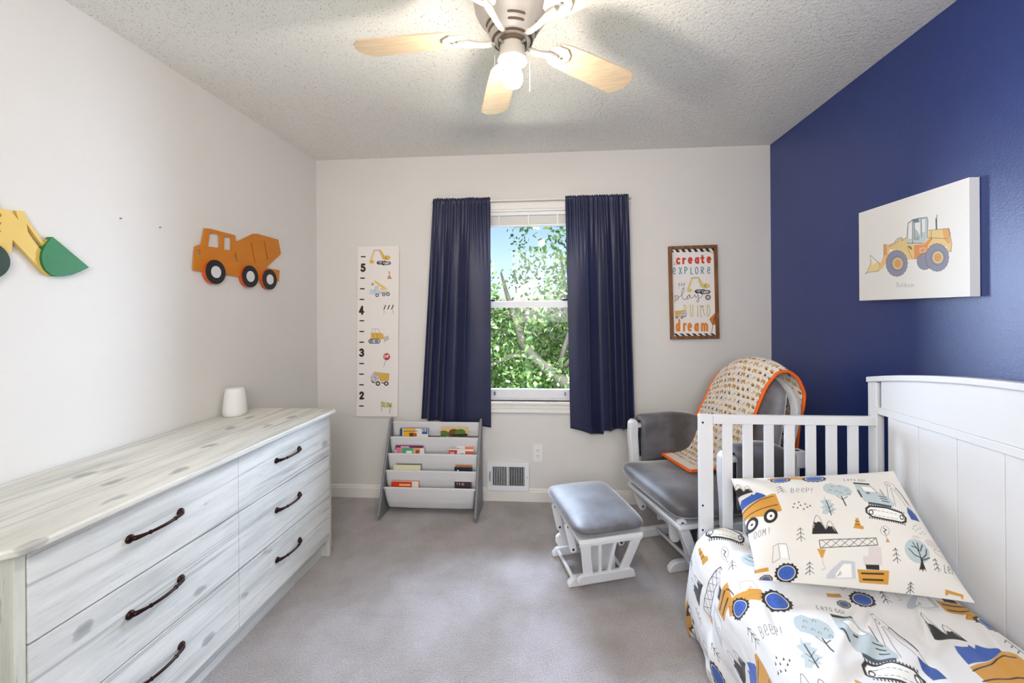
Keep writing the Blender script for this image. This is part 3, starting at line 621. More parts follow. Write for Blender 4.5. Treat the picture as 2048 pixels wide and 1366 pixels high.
# ------------------------------------------------------------------ growth chart on the back wall
q3 = lambda y0, s: (lambda x, y: (700 + x / s, y0 + y / s))
def art_on_back(name, label, cat, x0, x1, z0, z1, yf, step, bgc, draw, parent=None, thick=None, mat=None, lean=0.0):
    a = Art(np.arange(x0, x1 + step / 2, step), np.arange(-z1, -z0 + step / 2, step), bgc)
    a.T = lambda P: np.array([(lambda q: (q[0] - lean * (q[2] - z0), -q[2]))(on_y(px, py, yf)) for px, py in P])
    a.k = abs(on_y(1101, 625, yf)[0] - on_y(1100, 625, yf)[0])
    draw(a)
    b, colr = panel(a, lambda X, Y: np.stack([X + lean * (-Y - z0), np.full_like(X, yf), -Y], -1), thick)
    o = b.build(name, mat or M_art, parent, colors=colr)
    return o
def draw_chart(a):
    P = lambda x, y: (700 + x / 11.38, 480 + y / 11.38); Pb = lambda x, y: (700 + x / 11.38, 600 + y / 11.38); Pc = lambda x, y: (700 + x / 9.754, 700 + y / 9.754)
    ticks = [P(302, 380), P(286, 868), P(280, 1110), P(280, 1350), Pb(270, 472), Pb(268, 716), Pb(266, 960), Pc(226, 264), Pc(224, 471), Pc(224, 679), Pc(224, 1092)]
    ticks[3] = (723.7, 598.8)
    for x, y in ticks: a.stroke((48, 40, 36), 2.7, [(x - 3.6, y), (x + 3.6, y)])
    for ch, (x, y), h in (('5', P(250, 535), 16.5), ('4', Pb(212, 135), 17), ('3', Pb(222, 1105), 16), ('2', Pc(188, 810), 15.5)): a.text((40, 34, 32), 4.2, ch, x + 1, y + 1.5, h - 2.5, sx=0.95)
    x, y = P(436, 205); v_excavator(a, x, y, 0.445)
    x, y = P(842, 708); v_cone(a, x, y, 0.094, (182, 122, 66))
    x, y = P(436, 920); v_crane(a, x, y, 0.42)
    x, y = Pb(738, 85); v_barrier(a, x, y, 0.225)
    x, y = Pb(415, 635); v_dozer(a, x, y, 0.42)
    x, y = Pc(716, 130); a.ell((176, 30, 38), x, y, 7, 7.4); a.ell((230, 190, 190), x, y, 6.4, 6.8, wd=0.5); a.text((245, 240, 240), 0.8, 'STOP', x - 4.8, y - 2.6, 5.2, sx=0.62, slope=-0.12)
    a.stroke((90, 85, 80), 0.8, [(x - 1.6, y + 7), (x - 6, y + 20)])
    x, y = Pc(388, 405); v_dump(a, x, y, 0.40)
    c = [Pc(598, 985), Pc(832, 1040), Pc(826, 1150), Pc(600, 1110)]; a.fill((222, 220, 168), c); a.text((90, 96, 80), 1.0, 'SLOW', *Pc(615, 1020), 8.2, sx=0.82, slope=0.1)
    a.stroke((90, 86, 84), 0.9, [Pc(622, 1120), Pc(612, 1200)]); a.stroke((90, 86, 84), 0.9, [Pc(775, 1150), Pc(775, 1230)])
ch = art_on_back('growth_chart', '', '', 0.301, 0.603, 0.585, 1.803, -0.020, 0.0014, (238, 232, 228), draw_chart, None, (0, 0.018, 0), M_canvas, lean=0.016)
props(ch, 'tall white growth chart with numbers and small construction vehicles on the back wall', 'growth chart')

# ------------------------------------------------------------------ framed sign
TILT = radians(-1.0)
sg = thing('framed_sign', 'narrow brown framed sign reading create explore play build dream', 'sign', (2.667, 0, 1.45))
def draw_sign(a):
    A = lambda x, y: (1330 + x / 13.01, 485 + y / 13.01); B = lambda x, y: (1330 + x / 13.01, 580 + y / 13.01)
    for k in range(8):
        x = 90 + k * 158; y = -k * 3.2
        a.fill(BK, [A(x, 165 + y), A(x + 75, 162 + y), A(x + 145, 255 + y), A(x + 62, 260 + y)])
        x = 60 + k * 158; a.fill(BK, [B(x, 1135 - k), B(x + 78, 1133 - k), B(x + 165, 1200 - k), B(x + 85, 1203 - k)])
    a.stroke(BK, 0.8, [A(1000, 225), A(1050, 205), A(1100, 215), A(1290, 290)])
    R_ = (206, 58, 34); x = 0
    for ch_, px, py in (('c', 290, 330), ('r', 455, 330), ('e', 600, 318), ('a', 775, 314), ('t', 925, 310), ('e', 1085, 300)): a.text(R_, 3.8, ch_, *A(px + 20, py + 12), 15.6, sx=0.66)
    a.stroke((170, 100, 60), 0.9, [A(215, 575), A(400, 560)]); a.stroke((190, 130, 80), 0.9, [A(225, 525), A(300, 522)])
    for ch_, px, py in (('E', 205, 650), ('X', 370, 645), ('P', 515, 635), ('L', 675, 645), ('O', 790, 640), ('R', 945, 635), ('E', 1105, 635)): a.text((110, 150, 168), 1.9, ch_, *A(px, py + 5), 13, sx=0.72)
    x, y = A(560, 880); v_excavator(a, x, y, 0.49, (222, 202, 116))
    x, y = A(330, 1035); v_barrier(a, x, y, 0.145)
    g = (96, 92, 92); Z = lambda *p: [B(px_, py_) for px_, py_ in p]
    a.stroke(g, 1.0, Z((262, 130), (262, 330)), False); a.stroke(g, 1.0, Z((262, 190), (290, 150), (335, 145), (350, 190), (340, 250), (310, 272), (285, 262), (300, 215), (350, 190), (420, 150), (480, 60), (500, 0), (480, -60), (450, -20), (438, 60), (440, 150), (460, 220), (500, 255), (550, 235), (590, 170), (640, 120), (655, 140), (620, 220), (570, 238), (570, 180), (640, 115), (655, 180), (680, 212), (730, 190), (780, 120), (790, 190), (820, 200), (860, 120), (870, 200), (880, 290), (850, 320), (825, 290), (860, 230), (930, 190), (980, 130)))
    x, y = B(1118, 190); a.ell((120, 116, 114), x, y, 5.6, 5.6); a.ell((225, 220, 216), x, y, 3.1, 3.1); a.ell((80, 78, 78), x, y, 5.0, 5.0, wd=0.6); a.ell((80, 78, 78), x, y, 2.6, 2.6, wd=0.6)
    for ch_, px in (('B', 480), ('U', 650), ('I', 830), ('L', 910), ('D', 1085)): a.text((226, 216, 160), 2.4, ch_, *B(px + 15, 395), 22.5, sx=0.42 if ch_ != 'L' else 0.4); a.text((186, 178, 120), 0.5, ch_, *B(px + 15, 395), 22.5, sx=0.42)
    a.stroke((90, 90, 96), 0.8, Z((975, 430), (1028, 665))); a.stroke((90, 90, 96), 1.2, Z((925, 435), (1010, 418)))
    x, y = B(248, 500); v_dump(a, x, y + 0.2, 0.25, True)
    for ch_, px in (('d', 285), ('r', 475), ('e', 590), ('a', 765), ('m', 940)): a.text((226, 132, 34), 4.0, ch_, *B(px + 20, 775), 21.5, sx=0.46 if ch_ != 'm' else 0.64)
    a.fill((214, 122, 30), Z((1330, 575), (1160, 760), (1245, 915), (1345, 880), (1345, 600))); a.stroke(BK, 0.7, Z((1330, 575), (1160, 760), (1245, 915), (1350, 870)))
    a.stroke(BK, 1.6, Z((1302, 685), (1275, 800))); a.stroke(BK, 1.6, Z((1265, 840), (1262, 855))); a.stroke(BK, 0.9, Z((1245, 915), (1215, 1110)))
sx0, sx1, sz0, sz1 = 2.507, 2.828, 1.136, 1.768
def tilt(V):
    c, s_ = cos(TILT), sin(TILT); cx, cz = 2.667, 1.45; X = V[..., 0] - cx; Z = V[..., 2] - cz
    V = V.copy(); V[..., 0] = cx + X * c + Z * s_; V[..., 2] = cz - X * s_ + Z * c; return V
a = Art(np.arange(sx0 + 0.015, sx1 - 0.014, 0.0012), np.arange(-sz1 + 0.015, -sz0 - 0.014, 0.0012), (240, 234, 230))
def sgT(P):
    q = np.array([on_y(px, py, -0.014) for px, py in P]); c, s_ = cos(-TILT), sin(-TILT); X = q[:, 0] - 2.667; Z = q[:, 2] - 1.45
    return np.stack([2.667 + X * c + Z * s_, -(1.45 - X * s_ + Z * c)], 1)
a.T = sgT; a.k = 0.0035; draw_sign(a)
b, colr = panel(a, lambda X, Y: tilt(np.stack([X, np.full_like(X, -0.014), -Y], -1)), (0, 0.010, 0)); b.build('sign_board', M_art, sg, colors=colr)
for k in range(4):
    b = MB(); w = 0.021
    if k == 0: b.box(sx0, sx1, -0.030, -0.003, sz1 - w, sz1)
    if k == 1: b.box(sx0, sx1, -0.030, -0.003, sz0, sz0 + w)
    if k == 2: b.box(sx0, sx0 + w, -0.030, -0.003, sz0 + w, sz1 - w)
    if k == 3: b.box(sx1 - w, sx1, -0.030, -0.003, sz0 + w, sz1 - w)
    b.v[0] = tilt(b.v[0]); b.build('frame_rail', M_woodframe, sg, bevel=0.0015)

# ------------------------------------------------------------------ canvas print on the navy wall
CX = W - 0.035
def draw_canvas(a):
    Z = lambda *p: [(1680 + x / 4.406, 330 + y / 4.406) for x, y in p]; LN = (92, 84, 74); Y1 = (232, 206, 146); OR = (222, 132, 80)
    a.fill((240, 218, 160), Z((265, 795), (285, 885), (330, 850), (360, 865), (350, 930), (340, 935), (255, 945), (222, 958), (245, 935), (268, 870))); a.stroke(LN, 0.9, Z((222, 958), (255, 945), (340, 935), (350, 870), (330, 850), (265, 795), (272, 860), (240, 940), (222, 958)))
    a.fill((238, 200, 140), Z((385, 700), (410, 700), (415, 720), (540, 660), (590, 640), (590, 720), (440, 735), (425, 800), (380, 905), (345, 930), (340, 905), (385, 800))); a.stroke(LN, 0.8, Z((385, 810), (385, 700), (410, 700), (418, 712), (590, 640)))
    a.fill(OR, Z((385, 710), (410, 705), (415, 790), (385, 800)), 0.6); a.fill(OR, Z((420, 712), (540, 660), (545, 690), (430, 725)), 0.45)
    a.fill(Y1, Z((545, 650), (640, 690), (650, 830), (590, 835), (560, 770), (520, 745), (440, 745), (450, 720)))
    a.stroke((70, 70, 74), 1.3, Z((480, 680), (510, 648), (545, 640), (552, 668))); a.stroke((70, 70, 74), 0.9, Z((500, 680), (520, 655), (540, 662)))
    a.fill((196, 208, 212), Z((590, 560), (600, 510), (640, 480), (690, 462), (765, 460), (775, 480), (772, 640), (740, 690), (640, 695), (588, 690)))
    a.fill((242, 242, 240), Z((605, 520), (635, 500), (632, 650), (600, 650))); a.fill((238, 240, 240), Z((660, 510), (705, 500), (705, 600), (665, 650))); a.fill((236, 238, 238), Z((722, 480), (748, 478), (748, 590), (724, 592)))
    for P in (((590, 640), (600, 510), (640, 482), (765, 460), (775, 485), (770, 640)), ((640, 482), (640, 695)), ((655, 505), (655, 660)), ((715, 480), (720, 640)), ((590, 690), (740, 690))): a.stroke((96, 104, 106), 1.2, Z(*P))
    a.fill((70, 84, 84), Z((640, 480), (690, 475), (700, 505), (650, 510)), 0.7); a.fill((110, 122, 124), Z((662, 560), (690, 590), (700, 660), (660, 660)), 0.5)
    a.stroke((80, 104, 104), 3.2, Z((850, 570), (848, 475))); a.stroke((80, 90, 90), 1.4, Z((848, 480), (856, 440)))
    a.fill(Y1, Z((780, 575), (920, 560), (960, 558), (970, 600), (985, 690), (980, 762), (950, 765), (940, 720), (880, 700), (800, 730), (760, 770), (740, 830), (650, 828), (640, 700), (740, 690), (775, 640)))
    a.fill(OR, Z((650, 705), (740, 700), (800, 640), (815, 650), (780, 700), (755, 780), (745, 828), (655, 826)), 0.75); a.fill(OR, Z((900, 565), (965, 560), (970, 690), (945, 690), (915, 640)), 0.5)
    for P in (((780, 575), (960, 558), (985, 690), (980, 762), (950, 765)), ((775, 640), (935, 650)), ((805, 580), (805, 660)), ((650, 828), (745, 828), (760, 770), (800, 730), (880, 700)), ((955, 570), (972, 600), (965, 625)), ((590, 720), (640, 830))): a.stroke(LN, 0.8, Z(*P))
    a.fill((96, 88, 80), Z((592, 710), (625, 715), (640, 745), (620, 745)), 0.8); a.stroke((240, 235, 225), 0.8, Z((705, 735), (750, 730), (748, 765), (705, 770), (705, 735)))
    WH = (150, 152, 172)
    for c, rx, ry in (((745, 850), 66, 72), ((856, 815), 102, 122), ((500, 866), 95, 115)):
        q = Z(c)[0]; a.ell(WH, q[0], q[1], rx / 4.406, ry / 4.406)
        P = [(c[0] + rx * (1 + 0.03 * (-1) ** k) * cos(k * pi / 20), c[1] + ry * (1 + 0.03 * (-1) ** k) * sin(k * pi / 20)) for k in range(40)]; a.stroke((104, 106, 124), 0.9, Z(*P), True)
    for c, r in (((862, 815), 46), ((508, 868), 44)):
        q = Z(c)[0]; a.ell((112, 112, 130), q[0], q[1], (r + 16) / 4.4, (r + 22) / 4.4, wd=0.8)
        a.ell(Y1, q[0], q[1], r / 4.4, (r + 6) / 4.4); a.ell(OR, q[0], q[1], r * .5 / 4.4, r * .6 / 4.4, al=0.7); a.ell(LN, q[0], q[1], r * .62 / 4.4, r * .72 / 4.4, wd=0.9)
    q = Z((500, 1035))[0]; a.text((150, 142, 140), 0.55, 'Bulldozer', q[0], q[1], 8.5, sx=0.75, slope=0.02)
ys0, ys1 = -1.353, -0.845; z0, z1 = 1.366, 1.776
a = Art(np.arange(ys0, ys1 + 1e-6, 0.00127), np.arange(-z1, -z0 + 1e-6, 0.00127), (240, 240, 238))
a.xs = -a.xs[::-1]                       # art x grows towards the camera side (drawn left to right in the photograph)
a.xs = np.sort(a.xs)
a.T = lambda P: np.array([(lambda q: (-q[1], -q[2]))(on_x(px, py, CX)) for px, py in P]); a.k = 0.0019; draw_canvas(a)
b, colr = panel(a, lambda X, Y: np.stack([np.full_like(X, CX), -X, -Y], -1), (0.033, 0, 0))
o = b.build('canvas_print', M_canvas, None, colors=colr); props(o, 'white canvas print of a yellow wheel loader on the navy wall', 'picture')

# ------------------------------------------------------------------ ceiling fan
FX, FY = 1.592, -1.520
fan = thing('ceiling_fan', 'white ceiling fan with five maple blades and a bare light bulb', 'ceiling fan', (FX, FY, H))
MB().lathe([(0.085, 2.44), (0.118, 2.43), (0.128, 2.40), (0.129, 2.345), (0.122, 2.310), (0.108, 2.285), (0.088, 2.260), (0.070, 2.222), (0.066, 2.214), (0.056, 2.211), (0.03, 2.211)], (FX, FY, 0), 56).build('motor_housing', M_fanwhite, fan, smooth=True)
for f0 in (0.10, 0.52):
    for k in range(5):
        ct = radians(104.8 + 36 + 72 * k); tt = np.linspace(ct - 0.36, ct + 0.36, 13)
        rows_ = []
        for e_ in (0, 1):
            ff = [f0 + (0.17 * e_ if 0 < i < 12 else 0.085) for i in range(13)]
            rows_.append([[FX + (0.088 - 0.018 * f_ + 0.0009) * cos(t), FY + (0.088 - 0.018 * f_ + 0.0009) * sin(t), 2.260 - 0.038 * f_ - 0.0005] for f_, t in zip(ff, tt)])
        MB().grid(np.array(rows_)).build('cooling_slot', M_slotb, fan, solid=0.0008)
MB().lathe([(0.0672, 2.216), (0.0678, 2.214), (0.0662, 2.212)], (FX, FY, 0), 40).build('motor_seam_ring', M_slotb, fan, smooth=True)
MB().lathe([(0.047, 2.2115), (0.048, 2.207), (0.047, 2.200), (0.03, 2.199)], (FX, FY, 0), 40).build('switch_housing', M_slotb, fan, smooth=True)  # dark shadow gap above the fitter, put into this part's colour
MB().lathe([(0.040, 2.201), (0.0415, 2.195), (0.043, 2.170), (0.048, 2.158), (0.050, 2.150), (0.047, 2.147), (0.02, 2.147)], (FX, FY, 0), 44).build('light_fitter', M_fanwhite, fan, smooth=True)
MB().lathe([(0.019, 2.148), (0.021, 2.138), (0.017, 2.130)], (FX, FY, 0), 24).build('lamp_socket', M_fanwhite, fan, smooth=True)
blb = MB().lathe([(0.014, 2.134), (0.020, 2.126), (0.029, 2.114), (0.034, 2.099), (0.033, 2.083), (0.026, 2.071), (0.014, 2.064), (0.003, 2.062)], (FX, FY, 0), 32).build('light_bulb', M_bulb, fan, smooth=True)
blb['label'] = 'lit round white bulb'
for k, (dx, dz) in enumerate(((-0.056, 2.075), (0.058, 2.005))):
    MB().tube([(FX + dx * 0.9, FY - 0.02, 2.195), (FX + dx, FY - 0.022, 2.185), (FX + dx, FY - 0.022, dz + 0.03)], 0.0007, 6).build('pull_chain', M_metal, fan)
for k in range(4):
    t = radians(50 + 90 * k); MB().tube([(FX + 0.040 * cos(t), FY + 0.040 * sin(t), 2.193), (FX + 0.056 * cos(t), FY + 0.056 * sin(t), 2.193)], 0.0045, 10).build('thumb_screw', M_metal, fan)
A0 = 104.8; ZB = 2.236; RT = 0.545
PIT = radians(-11)
def rotblade(V, ang):
    V = np.array(V, float); c, s_ = cos(ang), sin(ang)
    return np.stack([FX + V[:, 0] * c - V[:, 1] * s_, FY + V[:, 0] * s_ + V[:, 1] * c, ZB + V[:, 2]], 1)
def pitch(V):
    V = np.array(V, float); c, s_ = cos(PIT), sin(PIT); return np.stack([V[:, 0], V[:, 1] * c - V[:, 2] * s_, V[:, 1] * s_ + V[:, 2] * c], 1)
for k, off in enumerate((0, 71.5, 144, -66.5, 216)):
    ang = radians(A0 + off)
    out = [(0.165, -0.030), (0.185, -0.046), (0.21, -0.053), (0.30, -0.058), (RT - 0.035, -0.064), (RT - 0.008, -0.038), (RT, -0.015), (RT, 0.015), (RT - 0.008, 0.038), (RT - 0.035, 0.064), (0.30, 0.058), (0.21, 0.053), (0.185, 0.046), (0.165, 0.030)]
    b = MB(); b.prism(out, lambda p, q, t: (p, q, t), 0.0, 0.006); b.v[0] = rotblade(pitch(b.v[0]), ang); b.build('fan_blade', M_blade, fan, bevel=0.0015)
    plate = [(0.150, -0.020), (0.172, -0.038), (0.205, -0.040), (0.232, -0.022), (0.240, 0.0), (0.232, 0.022), (0.205, 0.040), (0.172, 0.038), (0.150, 0.020)]
    b = MB(); b.prism(plate, lambda p, q, t: (p, q, t), -0.006, -0.0002); b.v[0] = pitch(b.v[0])
    n0 = MB(); n0.tube([(0.058, 0, -0.020), (0.078, 0, -0.024), (0.105, 0, -0.024), (0.13, 0, -0.018), (0.155, 0, -0.012), (0.185, 0, -0.007)], [0.009, 0.009, 0.009, 0.010, 0.012, 0.009], 12)
    b.add(n0.v[0], n0.f); b.v = [np.concatenate(b.v)]; b.v[0] = rotblade(b.v[0], ang)
    br = b.build('blade_bracket', M_fanwhite, fan, bevel=0.0015)
    s2 = MB(); s2.tube([(0.205, 0, -0.009), (0.205, 0, -0.005)], 0.005, 12); s2.v[0] = rotblade(pitch(s2.v[0]), ang); s2.build('bracket_screw', M_metal, br)

# ------------------------------------------------------------------ sling book rack
RX0, RX1 = 0.588, 1.228
rk = thing('book_rack', 'grey and white sling book rack under the left curtain', 'bookshelf', (0.908, -0.18, 0))
for x0 in (RX0, RX1 - 0.015):
    pr = [(-0.090, 0.0), (-0.325, 0.0), (-0.334, 0.035), (-0.130, 0.585), (-0.120, 0.597), (-0.090, 0.600)]
    MB().prism(pr, lambda p, q, t: (t, p, q), x0, x0 + 0.015).build('side_panel', M_greyboard, rk, bevel=0.004)
RODS = [(-0.104, 0.570), (-0.150, 0.479), (-0.190, 0.380), (-0.224, 0.280), (-0.262, 0.184)]
def mk_sling():
    m, nt, bs = newmat('sling_cloth'); bs.inputs['Base Color'].default_value = (*lin((242, 241, 243)), 1); bs.inputs['Roughness'].default_value = 0.85
    bump(nt, bs, noise(nt, coords(nt, (1, 1, 1)), 700, 2), 0.2, 0.001)
    tl = nd(nt, 'ShaderNodeBsdfTranslucent'); tl.inputs[0].default_value = (0.8, 0.8, 0.82, 1); mx = nd(nt, 'ShaderNodeMixShader'); mx.inputs[0].default_value = 0.3
    nt.links.new(bs.outputs[0], mx.inputs[1]); nt.links.new(tl.outputs[0], mx.inputs[2]); nt.links.new(mx.outputs[0], nt.nodes['Material Output'].inputs['Surface']); return m
M_slingc = mk_sling()
for k, (y, z) in enumerate(RODS):
    MB().tube([(RX0 + 0.012, y, z - 0.003), (RX1 - 0.012, y, z - 0.003)], 0.005, 10).build('front_rod', M_trim, rk)
    dp = 0.145 if k == 4 else 0.135
    prof = [(y - 0.006, z - 0.012), (y - 0.0065, z), (y - 0.001, z + 0.0055), (y + 0.006, z), (y + 0.004, z - 0.012)]
    prof = [(y + 0.006, z - 0.012), (y + 0.0062, z), (y, z + 0.006), (y - 0.0062, z), (y - 0.0055, z - 0.014), (y - 0.004, z - 0.05), (y + 0.003, z - 0.09), (y + 0.022, z - dp * 0.93), (y + 0.050, z - dp), (y + 0.072, z - dp * 0.9), (y + 0.080, z - 0.03)]
    if k == 0: prof = prof[:7]
    P = np.array(prof); tt = np.linspace(0, len(P) - 1, 44); pv = np.stack([np.interp(tt, range(len(P)), P[:, 0]), np.interp(tt, range(len(P)), P[:, 1])], 1)
    U = np.linspace(0, 1, 40); vn = VNoise(20 + k); G = np.zeros((len(pv), len(U), 3))
    for i, (yy, zz) in enumerate(pv):
        dpth = np.clip((z - zz) / dp, 0, 1); ins = 0.0165 + dpth ** 0.6 * (0.026 if k == 4 else 0.008)
        G[i, :, 0] = RX0 + ins + (RX1 - RX0 - 2 * ins) * U; G[i, :, 1] = yy + 0.004 * dpth * vn(U * 7, np.full_like(U, i * 0.15)); G[i, :, 2] = zz - 0.004 * dpth * np.sin(pi * U)
    MB().grid(G).build('sling_pocket', M_slingc, rk, smooth=True, solid=0.0012)
def book(label, px0, px1, k, top, thick, art, back=0.0, tiltx=-0.16, hgt=0.19):
    y, z = RODS[k]; yb = y + 0.0085 + back
    x0 = on_y(px0, 900, yb)[0]; x1 = on_y(px1, 900, yb)[0]; zt = z + top; hgt = 0.080 + top
    o = thing('book', label, 'book', ((x0 + x1) / 2, yb + 0.01, zt - hgt), group='picture books in the sling rack')
    a = Art(np.linspace(0, 1, 60) * (x1 - x0), np.linspace(0, 1, 60) * hgt, (230, 226, 220)); a.T = lambda P: P * np.array([(x1 - x0), 0.06]); a.k = 0.06; art(a)
    def fn(X, Y): return np.stack([x0 + X, yb + 0.0 + (hgt - Y) * 0.05, zt - Y], -1)
    b, c = panel(a, fn, (0, 0.0016, 0)); b.build('front_cover', M_book, o, colors=c)
    off = (0, 0.0017, 0)
    b = MB(); sh = lambda xx, yy, zz: (xx, yy + (hgt - (zt - zz)) * 0.05, zz)
    V = [sh(xx, yb + yy, zz) for xx in (x0 + 0.003, x1 - 0.003) for yy in (0.0018, thick - 0.0018) for zz in (zt - hgt + 0.003, zt - 0.003)]
    b.add(V, [(0, 1, 3, 2), (4, 6, 7, 5), (0, 4, 5, 1), (2, 3, 7, 6), (0, 2, 6, 4), (1, 5, 7, 3)]); b.build('pages', M_paper, o)
    bcol = a.c[3, 3]
    b = MB(); V = [sh(xx, yb + yy, zz) for xx in (x0, x1) for yy in (thick - 0.0017, thick) for zz in (zt - hgt, zt)]
    b.add(V, [(0, 1, 3, 2), (4, 6, 7, 5), (0, 4, 5, 1), (2, 3, 7, 6), (0, 2, 6, 4), (1, 5, 7, 3)])
    b.build('back_cover', M_book, o, colors=np.tile(bcol, (8, 1)))
    return o
def ar1(a):
    a.fill((232, 226, 210), [(0, 0), (1, 0), (1, 3), (0, 3)]); a.fill((28, 70, 118), [(0, .02), (.1, .02), (.1, .9), (0, .9)]); a.fill((236, 176, 30), [(.13, 0), (.55, 0), (.55, 1.1), (.13, 1.1)])
    a.fill((28, 84, 160), [(.78, .05), (.98, .05), (.98, .62), (.78, .62)]); a.text((235, 235, 240), .05, 'A', .80, .12, .2, sx=0.3); a.text((235, 235, 240), .05, 'B', .89, .12, .2, sx=0.3); a.fill((80, 60, 50), [(.34, .5), (.5, .5), (.5, .9), (.34, .9)]); a.fill((40, 90, 150), [(.12, .3), (.62, .25), (.62, .34), (.12, .38)]); a.fill((200, 60, 40), [(.52, .5), (.6, .5), (.6, .9), (.52, .9)])
def ar2(a):
    a.fill((214, 182, 112), [(0, 0), (1, 0), (1, 3), (0, 3)]); a.ell((92, 108, 42), .12, .72, .2, .36); a.ell((112, 62, 34), .50, .58, .2, .42); a.ell((70, 120, 40), .74, .62, .2, .46); a.fill((34, 28, 26), [(.3, .8), (1, .66), (1, 1.05), (.3, 1.05)]); a.fill((20, 90, 70), [(0, .86), (.4, .86), (.4, 1.0), (0, 1.0)])
def ar3(a): a.fill((224, 120, 150), [(0, 0), (.2, 0), (.2, 3), (0, 3)]); a.fill((74, 168, 120), [(.2, 0), (.6, 0), (.6, 3), (.2, 3)]); a.fill((206, 180, 120), [(.6, 0), (.85, 0), (.85, 3), (.6, 3)]); a.fill((180, 50, 60), [(.7, .2), (.84, .2), (.8, .8), (.68, .8)]); a.fill((230, 236, 228), [(.36, .3), (.56, .3), (.56, .8), (.36, .8)])
def ar4(a): a.fill((110, 40, 80), [(0, 0), (1, 0), (1, .5), (0, .5)]); a.fill((220, 200, 210), [(.2, .1), (.5, .1), (.5, .3), (.2, .3)])
def ar5(a): a.fill((190, 60, 50), [(0, .1), (.34, .1), (.34, 1), (0, 1)]); a.fill((220, 224, 230), [(.34, .3), (.66, .3), (.66, 1), (.34, 1)]); a.text((60, 60, 70), .05, 'ZOO', .38, .45, .35, sx=0.3); a.fill((200, 90, 60), [(.66, .2), (1, .2), (1, 1), (.66, 1)]); a.text((240, 240, 240), .06, 'OO', .06, .35, .4, sx=0.3)
def ar6(a): a.fill((226, 120, 70), [(.5, 0), (1, 0), (1, .6), (.5, .6)]); a.fill((40, 80, 150), [(0, .2), (.2, .2), (.2, .6), (0, .6)])
def ar7(a): a.fill((226, 222, 188), [(0, 0), (1, 0), (1, 3), (0, 3)]); a.fill((60, 56, 50), [(.22, .45), (.3, .7), (.42, .74), (.42, .84), (.26, .84)]); a.fill((170, 120, 70), [(.76, .5), (.84, .5), (.84, .85), (.76, .85)])
def ar8(a): a.fill((118, 112, 104), [(0, 0), (1, 0), (1, 3), (0, 3)])
def ar9(a): a.fill((18, 24, 44), [(0, 0), (1, 0), (1, 3), (0, 3)]); a.ell((210, 214, 220), .2, .5, .06, .22); a.fill((50, 90, 120), [(0, .8), (1, .8), (1, 1), (0, 1)])
def ar10(a): a.fill((196, 128, 70), [(0, 0), (1, 0), (1, 3), (0, 3)]); a.fill((50, 34, 30), [(.2, .2), (.8, .2), (.8, .6), (.2, .6)])
def ar11(a): a.fill((206, 58, 30), [(0, 0), (1, 0), (1, 3), (0, 3)]); a.fill((232, 226, 214), [(.76, 0), (1, 0), (1, .7), (.76, .7)]); a.fill((240, 190, 120), [(.3, .25), (.7, .25), (.7, .45), (.3, .45)])
def ar12(a): a.fill((52, 34, 42), [(0, 0), (1, 0), (1, 3), (0, 3)]); a.text((190, 170, 180), .04, 'THE ZOO', .14, .16, .22, sx=0.4)
book('alphabet picture book with yellow and blue cover, top pocket of the rack at left', 799, 856, 1, 0.058, 0.014, ar1)
book('tan picture book with green and brown cover, top pocket of the rack at right', 881, 935, 1, 0.068, 0.010, ar2)
book('pink and green board book, front of second pocket at left', 792, 848, 2, 0.036, 0.009, ar3)
book('purple picture book behind the pink and green board book', 790, 846, 2, 0.050, 0.007, ar4, 0.0105)
book('red and white picture book, front of second pocket at right', 897, 947, 2, 0.034, 0.009, ar5)
book('orange and blue picture book behind the red and white one', 913, 946, 2, 0.048, 0.007, ar6, 0.0105)
book('cream picture book with a small dark bird, third pocket at left', 786, 840, 3, 0.032, 0.009, ar7)
book('grey picture book behind the cream one in the third pocket', 792, 843, 3, 0.040, 0.007, ar8, 0.0105)
book('dark navy picture book, front of third pocket at right', 908, 944, 3, 0.028, 0.009, ar9)
book('brown and orange picture book behind the dark navy one', 910, 943, 3, 0.040, 0.007, ar10, 0.0105)
book('red picture book with white corner, lowest pocket at left', 781, 836, 4, 0.036, 0.020, ar11)
book('dark plum picture book, lowest pocket at right', 908, 942, 4, 0.044, 0.024, ar12)

# ------------------------------------------------------------------ glider chair and ottoman
RZ = math.atan2(-0.295, -0.955)
def cushion(cx, cy, cz, lx, ly, lz, e=4.0, dome=0.25, nu=56, nv=28, seed=1, amp=0.004):
    """rounded box cushion in local coordinates"""
    u = np.linspace(0, 2 * pi, nu, endpoint=False); v = np.linspace(-pi / 2, pi / 2, nv); U, V = np.meshgrid(u, v)
    sg = lambda w, p: np.sign(w) * np.abs(w) ** p
    p1, p2 = 2 / e, 2 / 2.6
    X = sg(np.cos(V), p2 * 0.7) * sg(np.cos(U), p1); Y = sg(np.cos(V), p2 * 0.7) * sg(np.sin(U), p1); Z = sg(np.sin(V), p2)
    r = 1 - dome * np.clip(np.maximum(abs(X), abs(Y)), 0, 1) ** 2.5 * (Z > 0)
    vn = VNoise(seed); dz = amp * vn(X * 2.2 + 5, Y * 2.2 + 5)
    return np.stack([cx + X * lx / 2, cy + Y * ly / 2, cz + Z * lz / 2 * r + dz], -1)
def link(b, a0, z0, a1, z1, y, w=0.022, t=0.016):
    """flat bar with rounded ends in a plane of constant local y"""
    d = np.array([a1 - a0, z1 - z0]); L = np.linalg.norm(d); d /= L; n = np.array([-d[1], d[0]]); P = []
    for k in range(9): th = pi / 2 + pi * k / 8; P.append(np.array([a0, z0]) + w * (cos(th) * d + sin(th) * n))
    for k in range(9): th = -pi / 2 + pi * k / 8; P.append(np.array([a1, z1]) + w * (cos(th) * d + sin(th) * n))
    return b.prism([tuple(p) for p in P], lambda p, q, tt: (p, tt, q), y, y + t)
